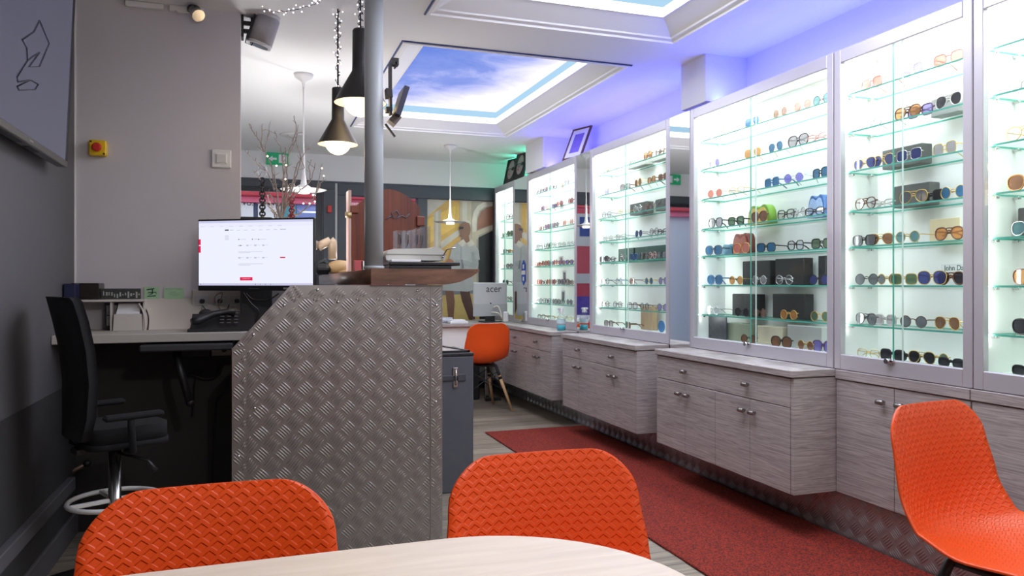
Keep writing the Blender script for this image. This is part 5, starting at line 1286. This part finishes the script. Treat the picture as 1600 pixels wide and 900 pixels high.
def make_chair(label):
    t = thing('shell_chair', label, 'chair', (0, 0, 0), 0, 'orange shell chairs')
    sh = put(shell_mesh(), 'shell', t)
    for sx_ in (-1, 1):
        for sy_, ty_, fy in ((-1, -.11, -.225), (1, .09, .215)):
            top = Vector((sx_*.115, ty_, .405)); ft = Vector((sx_*.225, fy, .0)); m1 = top.lerp(ft, .22)
            MB().tube([m1, ft], [.0165, .0105], 14).build('leg', M_legwood, t, True)
            MB().tube([top.lerp(ft, -.02)+Vector((-sx_*.03, 0, .012)), top, top.lerp(ft, .12), top.lerp(ft, .30)], [.012, .013, .014, .018], 10).build('leg_bracket', M_black, t, True)
    m = MB()
    def lp(sx_, sy_, f):
        ty_, fy = (-.11, -.225) if sy_ < 0 else (.09, .215); return Vector((sx_*.115, ty_, .405)).lerp(Vector((sx_*.225, fy, 0)), f)
    for (a, b) in (((-1, -1), (1, -1)), ((1, -1), (1, 1)), ((1, 1), (-1, 1)), ((-1, 1), (-1, -1))):
        m.tube([lp(*a, .12), lp(*b, .55)], .0035, 6); m.tube([lp(*b, .12), lp(*a, .55)], .0035, 6)
    m.box((-.115, -.12, .398), (.115, .10, .412), .004)
    m.build('wire_brace', M_black, t, True)
    return t
ch = make_chair('orange shell chair at left behind the pale table, seen from the front')
ch.location = (-.068, 1.185, 0); ch.rotation_euler[2] = 0
dup(ch, (.560, 1.235, 0), -.03, 'orange shell chair in the middle behind the table, before the counter')
dup(ch, (1.852, 1.412, .013), .15, 'orange shell chair at right showing its seat, before the flush cupboards')
dup(ch, (1.962, 6.60, 0), PI+.10, 'far orange chair with wooden legs turned to the back desk')

# ================================================================== TABLE
tb = thing('table', 'pale wood-effect table with rounded corners in the near foreground', 'table', (.065, .70, 0))
TP = rrect(.065, .68, .51, .495, .29, 12)
m = MB().prism([(x, y, .714) for x, y in TP], (0, 0, .026), True); m.build('table_top', M_table, tb)
MB().lathe([(.001, 0), (.26, 0), (.26, .012), (.05, .03), (.04, .05), (.04, .69), (.14, .712), (.001, .713)], (.065, .62, 0), 32).build('pedestal', M_steel, tb)

# ================================================================== OFFICE STOOL
st = thing('drafting_chair', 'high black office chair in the dark by the staff desk', 'office chair', (-.49, 3.10, 0), -1.10)
R = lambda: MB()
sp = rrect(0, .015, .15, .14, .06, 6)
m = MB(); m.prism([(x, y, .565) for x, y in sp], (0, 0, .02), True); m.prism([(x*.97, .02+(y-.02)*.97, .585) for x, y in sp], (0, 0, .055), True); m.build('seat', M_soft, st, True)
# backrest behind the seat (local -y side), curved upright panel
def back(y, th):
    rows = [(.60, .11), (.68, .14), (.80, .155), (.92, .16), (1.02, .16), (1.09, .155), (1.105, .14)]; vs = []; fs = []; K = 10
    for s_ in (0, 1):
        for (z, w) in rows:
            for k in range(K+1):
                x = w*(-1+2*k/K); vs.append((x, y+.18*(x*x)/.2+(-.05)*((z-.64)/.46)-(th if s_ else 0)+.02*math.sin((z-.64)*7), z))
    nr = len(rows); o = nr*(K+1)
    for i in range(nr-1):
        for k in range(K):
            q = i*(K+1)+k; fs.append((q, q+1, q+K+2, q+K+1)); fs.append((o+q, o+q+K+1, o+q+K+2, o+q+1))
    b = list(range(K+1))+[i*(K+1)+K for i in range(1, nr)]+[(nr-1)*(K+1)+k for k in range(K-1, -1, -1)]+[i*(K+1) for i in range(nr-2, 0, -1)]
    for a, c in zip(b, b[1:]+b[:1]): fs.append((a, c, c+o, a+o))
    return MB().add(vs, fs, True)
back(-.125, .03).build('backrest', M_soft, st, True)
MB().box((-.03, -.14, .58), (.03, -.115, .80), .01).box((-.03, -.14, .54), (.03, .05, .564), .005).build('back_bar', M_black, st, True)
for sg_ in (-1, 1):
    MB().tube([(sg_*.12, .0, .55), (sg_*.185, .0, .56), (sg_*.195, -.01, .65), (sg_*.195, -.01, .675)], .012, 8).box((sg_*.195-.018, -.10, .675), (sg_*.195+.018, .10, .697), .008).build('armrest', M_soft, st, True)
MB().lathe([(.001, .10), (.03, .10), (.03, .30), (.022, .305), (.022, .535), (.001, .535)], seg=20).build('gas_column', M_steel, st, True)
MB().tube([(.03, .0, .53), (.10, .08, .50), (.12, .10, .46)], [.006, .006, .014], 8).build('lever', M_black, st, True)
MB().tube([(.155*math.cos(q), .155*math.sin(q), .352) for q in [2*PI*i/28 for i in range(28)]], .009, 8, closed=True).box((-.15, -.008, .344), (.15, .008, .36), .003).box((-.008, -.15, .344), (.008, .15, .36), .003).build('foot_ring', M_plast, st, True)
for k_ in range(5):
    a = 2*PI*k_/5+.3; e = Vector((.24*math.cos(a), .24*math.sin(a), 0))
    MB().tube([(0, 0, .115), (e.x*.6, e.y*.6, .085), (e.x, e.y, .066)], [.025, .018, .013], 8).build('base_leg', M_black, st, True)
    MB().cyl((e.x-.012*math.sin(a), e.y+.012*math.cos(a), .028), (e.x+.012*math.sin(a), e.y-.012*math.cos(a), .028), .028, 14).cyl((e.x, e.y, .03), (e.x, e.y, .068), .006, 8).build('castor', M_black, st, True)
# pipe stub with valve in the corner
t = thing('pipe_stub', 'short wall pipe with dark tap low in the left corner', 'pipe', (-.76, YP-.03, .30))
a, b = at(113, 737, Y=YP-.06), at(136, 724, Y=YP-.06)
MB().tube([(XL+.001, a.y, a.z), a, b], .010, 10).build('pipe', mat('copper_dull', (.25, .18, .13), .4, .6), t); MB().ball(b, .018, (1, 1, .9)).build('tap', M_black, t)

# ================================================================== DARK CASE AND BACK DESK
t = thing('equipment_case', 'tall dark grey latched equipment case behind the checker-plate counter', 'case', (.96, 4.2, 0))
MB().box((.785, 4.0, 0), (1.150, 4.42, .752), .006).build('case_body', M_trunk, t)
MB().box((.785, 3.998, .752), (1.152, 4.422, .770), .004).build('lid', mat('case_lid_black', (.02, .02, .024), .4), t)
lt = at(713, 572, Y=4.0).x, at(713, 572, Y=4.0).z
q = at(712, 590, Y=3.99)
MB().box((q.x-.016, 3.990, q.z+.005), (q.x+.016, 4.0, q.z+.055), .003).box((q.x-.014, 3.990, q.z-.055), (q.x+.014, 4.0, q.z-.02), .003).tube([(q.x, 3.988, q.z+.05), (q.x, 3.982, q.z), (q.x, 3.988, q.z-.04)], .005, 8).build('latch', M_steel, t)
MB().box((.79, 3.992, q.z-.018), (q.x-.01, 4.0, q.z+.012), .003).box((q.x+.01, 3.992, q.z-.022), (q.x+.06, 4.0, q.z+.018), .008).build('strap', mat('case_strap', (.05, .052, .062), .5), t)
t = thing('tray', 'black framed tray lying tilted on the dark equipment case', 'tray', (.96, 4.2, .7715))
MB().prism([(.79, 4.02, .772), (1.135, 4.02, .772), (1.135, 4.02, .782), (.79, 4.02, .782)], (0, .018, 0)).prism([(.79, 4.34, .772), (.90, 4.34, .772), (.90, 4.34, .806), (.79, 4.34, .812)], (0, .018, 0)).prism([(1.118, 4.02, .772), (1.135, 4.02, .772), (.915, 4.35, .804), (.895, 4.35, .804)], (0, 0, .010)).prism([(.79, 4.02, .772), (.805, 4.02, .772), (.805, 4.35, .806), (.79, 4.35, .806)], (0, 0, .008)).build('tray_frame', M_black, t)
MB().add([(.80, 4.035, .779), (1.115, 4.035, .779), (.90, 4.345, .806), (.80, 4.345, .808)], [(0, 1, 2, 3)]).build('tray_base', mat('tray_pink_grey', (.34, .29, .28), .4), t)
BDY = 7.05
t = thing('back_desk', 'back desk with grey wood top and white front panel', 'desk', (1.75, 7.3, 0))
MB().box((1.15, BDY, .735), (2.24, 7.70, .765), .003).build('desk_top', M_oak, t)
MB().box((1.18, BDY+.05, .42), (2.0, BDY+.068, .735)).build('front_panel', M_white, t)
for x in (1.18, 2.17):
    for y in (BDY+.08, 7.62): MB().box((x, y, 0), (x+.04, y+.04, .735), .002).build('leg', M_steel, t)
MB().box((2.0, BDY+.1, .0), (2.12, 7.5, .5), .01).build('computer_tower', M_black, t)
bpy.data.objects.remove(t.children[-1])
tag(MB().box((1.90, BDY+.22, .001), (2.08, 7.6, .45), .01).build('computer_tower', M_black), 'black computer tower on the floor under the back desk', 'computer')
# all-in-one computer seen from behind
ac = at(769, 469, Y=7.22)
t = thing('computer_monitor', 'silver all-in-one computer seen from behind on the back desk', 'monitor', (ac.x-.01, 7.24, .7655), .16)
MB().box((-.19, 0, .06), (.19, .02, .40), .006).build('housing', mat('silver_plastic', (.52, .54, .54), .4), t, True)
MB().box((-.188, -.004, .06), (.188, 0, .185), .002).build('lower_cover', mat('silver_plastic_dark', (.44, .46, .46), .4), t, True)
MB().box((-.185, .0205, .07), (.185, .022, .39)).build('screen', emis('far_screen', (.6, .65, .8), .5), t, True)
MB().box((-.05, .0, 0), (.05, .03, .06), .004).box((-.10, -.07, 0), (.10, .09, .010), .004).build('stand', M_black, t, True)
MB().ball((.0, -.002, .19), .008).build('socket_hole', M_black, t, True)
lettering('acer', .10, mat('acer_grey', (.05, .05, .05), .5), t, (.035, -.0012, .335), (PI/2, 0, 0), 'maker_lettering')
ca_ = MB(); ca_.tube(smooth([Vector((.02, -.02, .15)), Vector((.06, -.05, .16)), Vector((.09, -.06, .08)), Vector((.12, -.05, .003))]), .008, 6).tube(smooth([Vector((.0, -.02, .10)), Vector((.06, -.06, .09)), Vector((.11, -.06, .03)), Vector((.16, -.05, .004))]), .007, 6)
ca_.build('cable', mat('cream_cable', (.75, .72, .60), .5), t, True)
q = at(790, 490, Y=7.15)
tag(MB().box((q.x-.025, 7.13, .7655), (q.x+.03, 7.17, .875), .012).build('card_reader', M_plast), 'small white upright device beside the silver computer', 'device')
tag(MB().box((1.80, 7.08, .7655), (1.98, 7.28, .788), .002).box((1.82, 7.10, .788), (1.96, 7.26, .80), .002).build('paper_stack', M_paper), 'white paper stack near the front of the back desk', 'paper')
t = thing('desk_organiser', 'low grey curved tray on the back desk beside the papers', 'tray', (1.74, 7.34, .7655))
MB().lathe([(.001, 0), (.14, 0), (.15, .02), (.145, .05), (.138, .05), (.135, .012), (.001, .010)], seg=28).build('tray', mat('lilac_grey_plastic', (.52, .52, .60), .4), t, True)
tag(MB().ball((1.70, 7.10, .7655+.017), .03, (.8, 1.3, .57)).build('computer_mouse', M_plast), 'white computer mouse at the left of the back desk', 'mouse')
# power strip on the floor below the far chair
tag(MB().box((2.14, 7.02, .0005), (2.30, 7.06, .03), .004).build('power_strip', M_black), 'black power strip on the floor behind the far orange chair', 'power strip')

# ================================================================== LIGHTS, WORLD, CAMERA
area('cove_blue', (2.56, 3.2, 2.222), (PI, -.35, 0), .08, 2.6, 13, (.06, .085, 1.0))
area('cove_blue', (2.56, 5.5, 2.222), (PI, -.35, 0), .08, 2.1, 8, (.10, .085, 1.0))
area('cove_green', (2.66, 7.25, 2.225), (PI, .3, 0), .08, .5, 3.0, (.08, 1.0, .62))
area('front_fill', (1.4, -.9, ZC-.02), (0, 0, 0), 1.6, 1.2, 26, (1, .95, .90))  # added fill light above and behind the camera, unseen
area('coffer_lamp', ((H1[0]+H1[2])/2, (H1[1]+H1[3])/2, ZC+.16), (0, 0, 0), 1.0, 1.9, 36, (.95, .96, 1))
area('coffer_lamp', ((H2[0]+H2[2])/2, (H2[1]+H2[3])/2, ZC+.16), (0, 0, 0), 1.0, 1.9, 22, (.93, .95, 1))
def glow(name, loc, power, col=(1, .97, .94)):
    l = bpy.data.lights.new(name, 'POINT'); l.energy = power; l.color = col; l.shadow_soft_size = 0
    o = bpy.data.objects.new(name, l); COL.objects.link(o); o.location = loc
glow('ceiling_fill', (1.70, 6.95, 1.80), 4)  # point lights added beside the two discs to brighten the ceiling
glow('ceiling_fill', (.38, 5.03, 1.80), 4)
area('rear_ceiling_fill', (.08, 4.62, 1.145), (PI, 0, 0), .26, .26, 10.5, (1, .98, .97))  # upward fill added behind the monitor; the cabinet carries no lamp
area('mid_ceiling_fill', (.70, 5.60, 1.235), (PI, 0, 0), .34, .42, 9, (1, .98, .98))  # unseen upward fill added over the slab to lift the ceiling
glow('table_fill', (.35, .75, 1.90), 20, (1, .97, .95))  # added point fill over table and chairs, without a pendant
w = bpy.data.worlds.new('daylight'); S.world = w; w.use_nodes = True
bg = w.node_tree.nodes['Background']; bg.inputs[0].default_value = (.86, .92, 1, 1); bg.inputs[1].default_value = 1.5
cam = bpy.data.cameras.new('camera'); co = bpy.data.objects.new('camera', cam); COL.objects.link(co); S.camera = co
co.location = (0, 0, EYE); co.rotation_euler = (PI/2, 0, -math.atan2(SA, CA))
cam.sensor_width = 36; cam.lens = F/1600*36; cam.shift_y = -6/1600; cam.clip_start = .02
S.view_settings.view_transform = 'Standard'; S.view_settings.look = 'None'; S.view_settings.exposure = 0.0
S.cycles.max_bounces = 10; S.cycles.transparent_max_bounces = 32; S.cycles.sample_clamp_indirect = 6; S.cycles.caustics_reflective = False; S.cycles.caustics_refractive = False
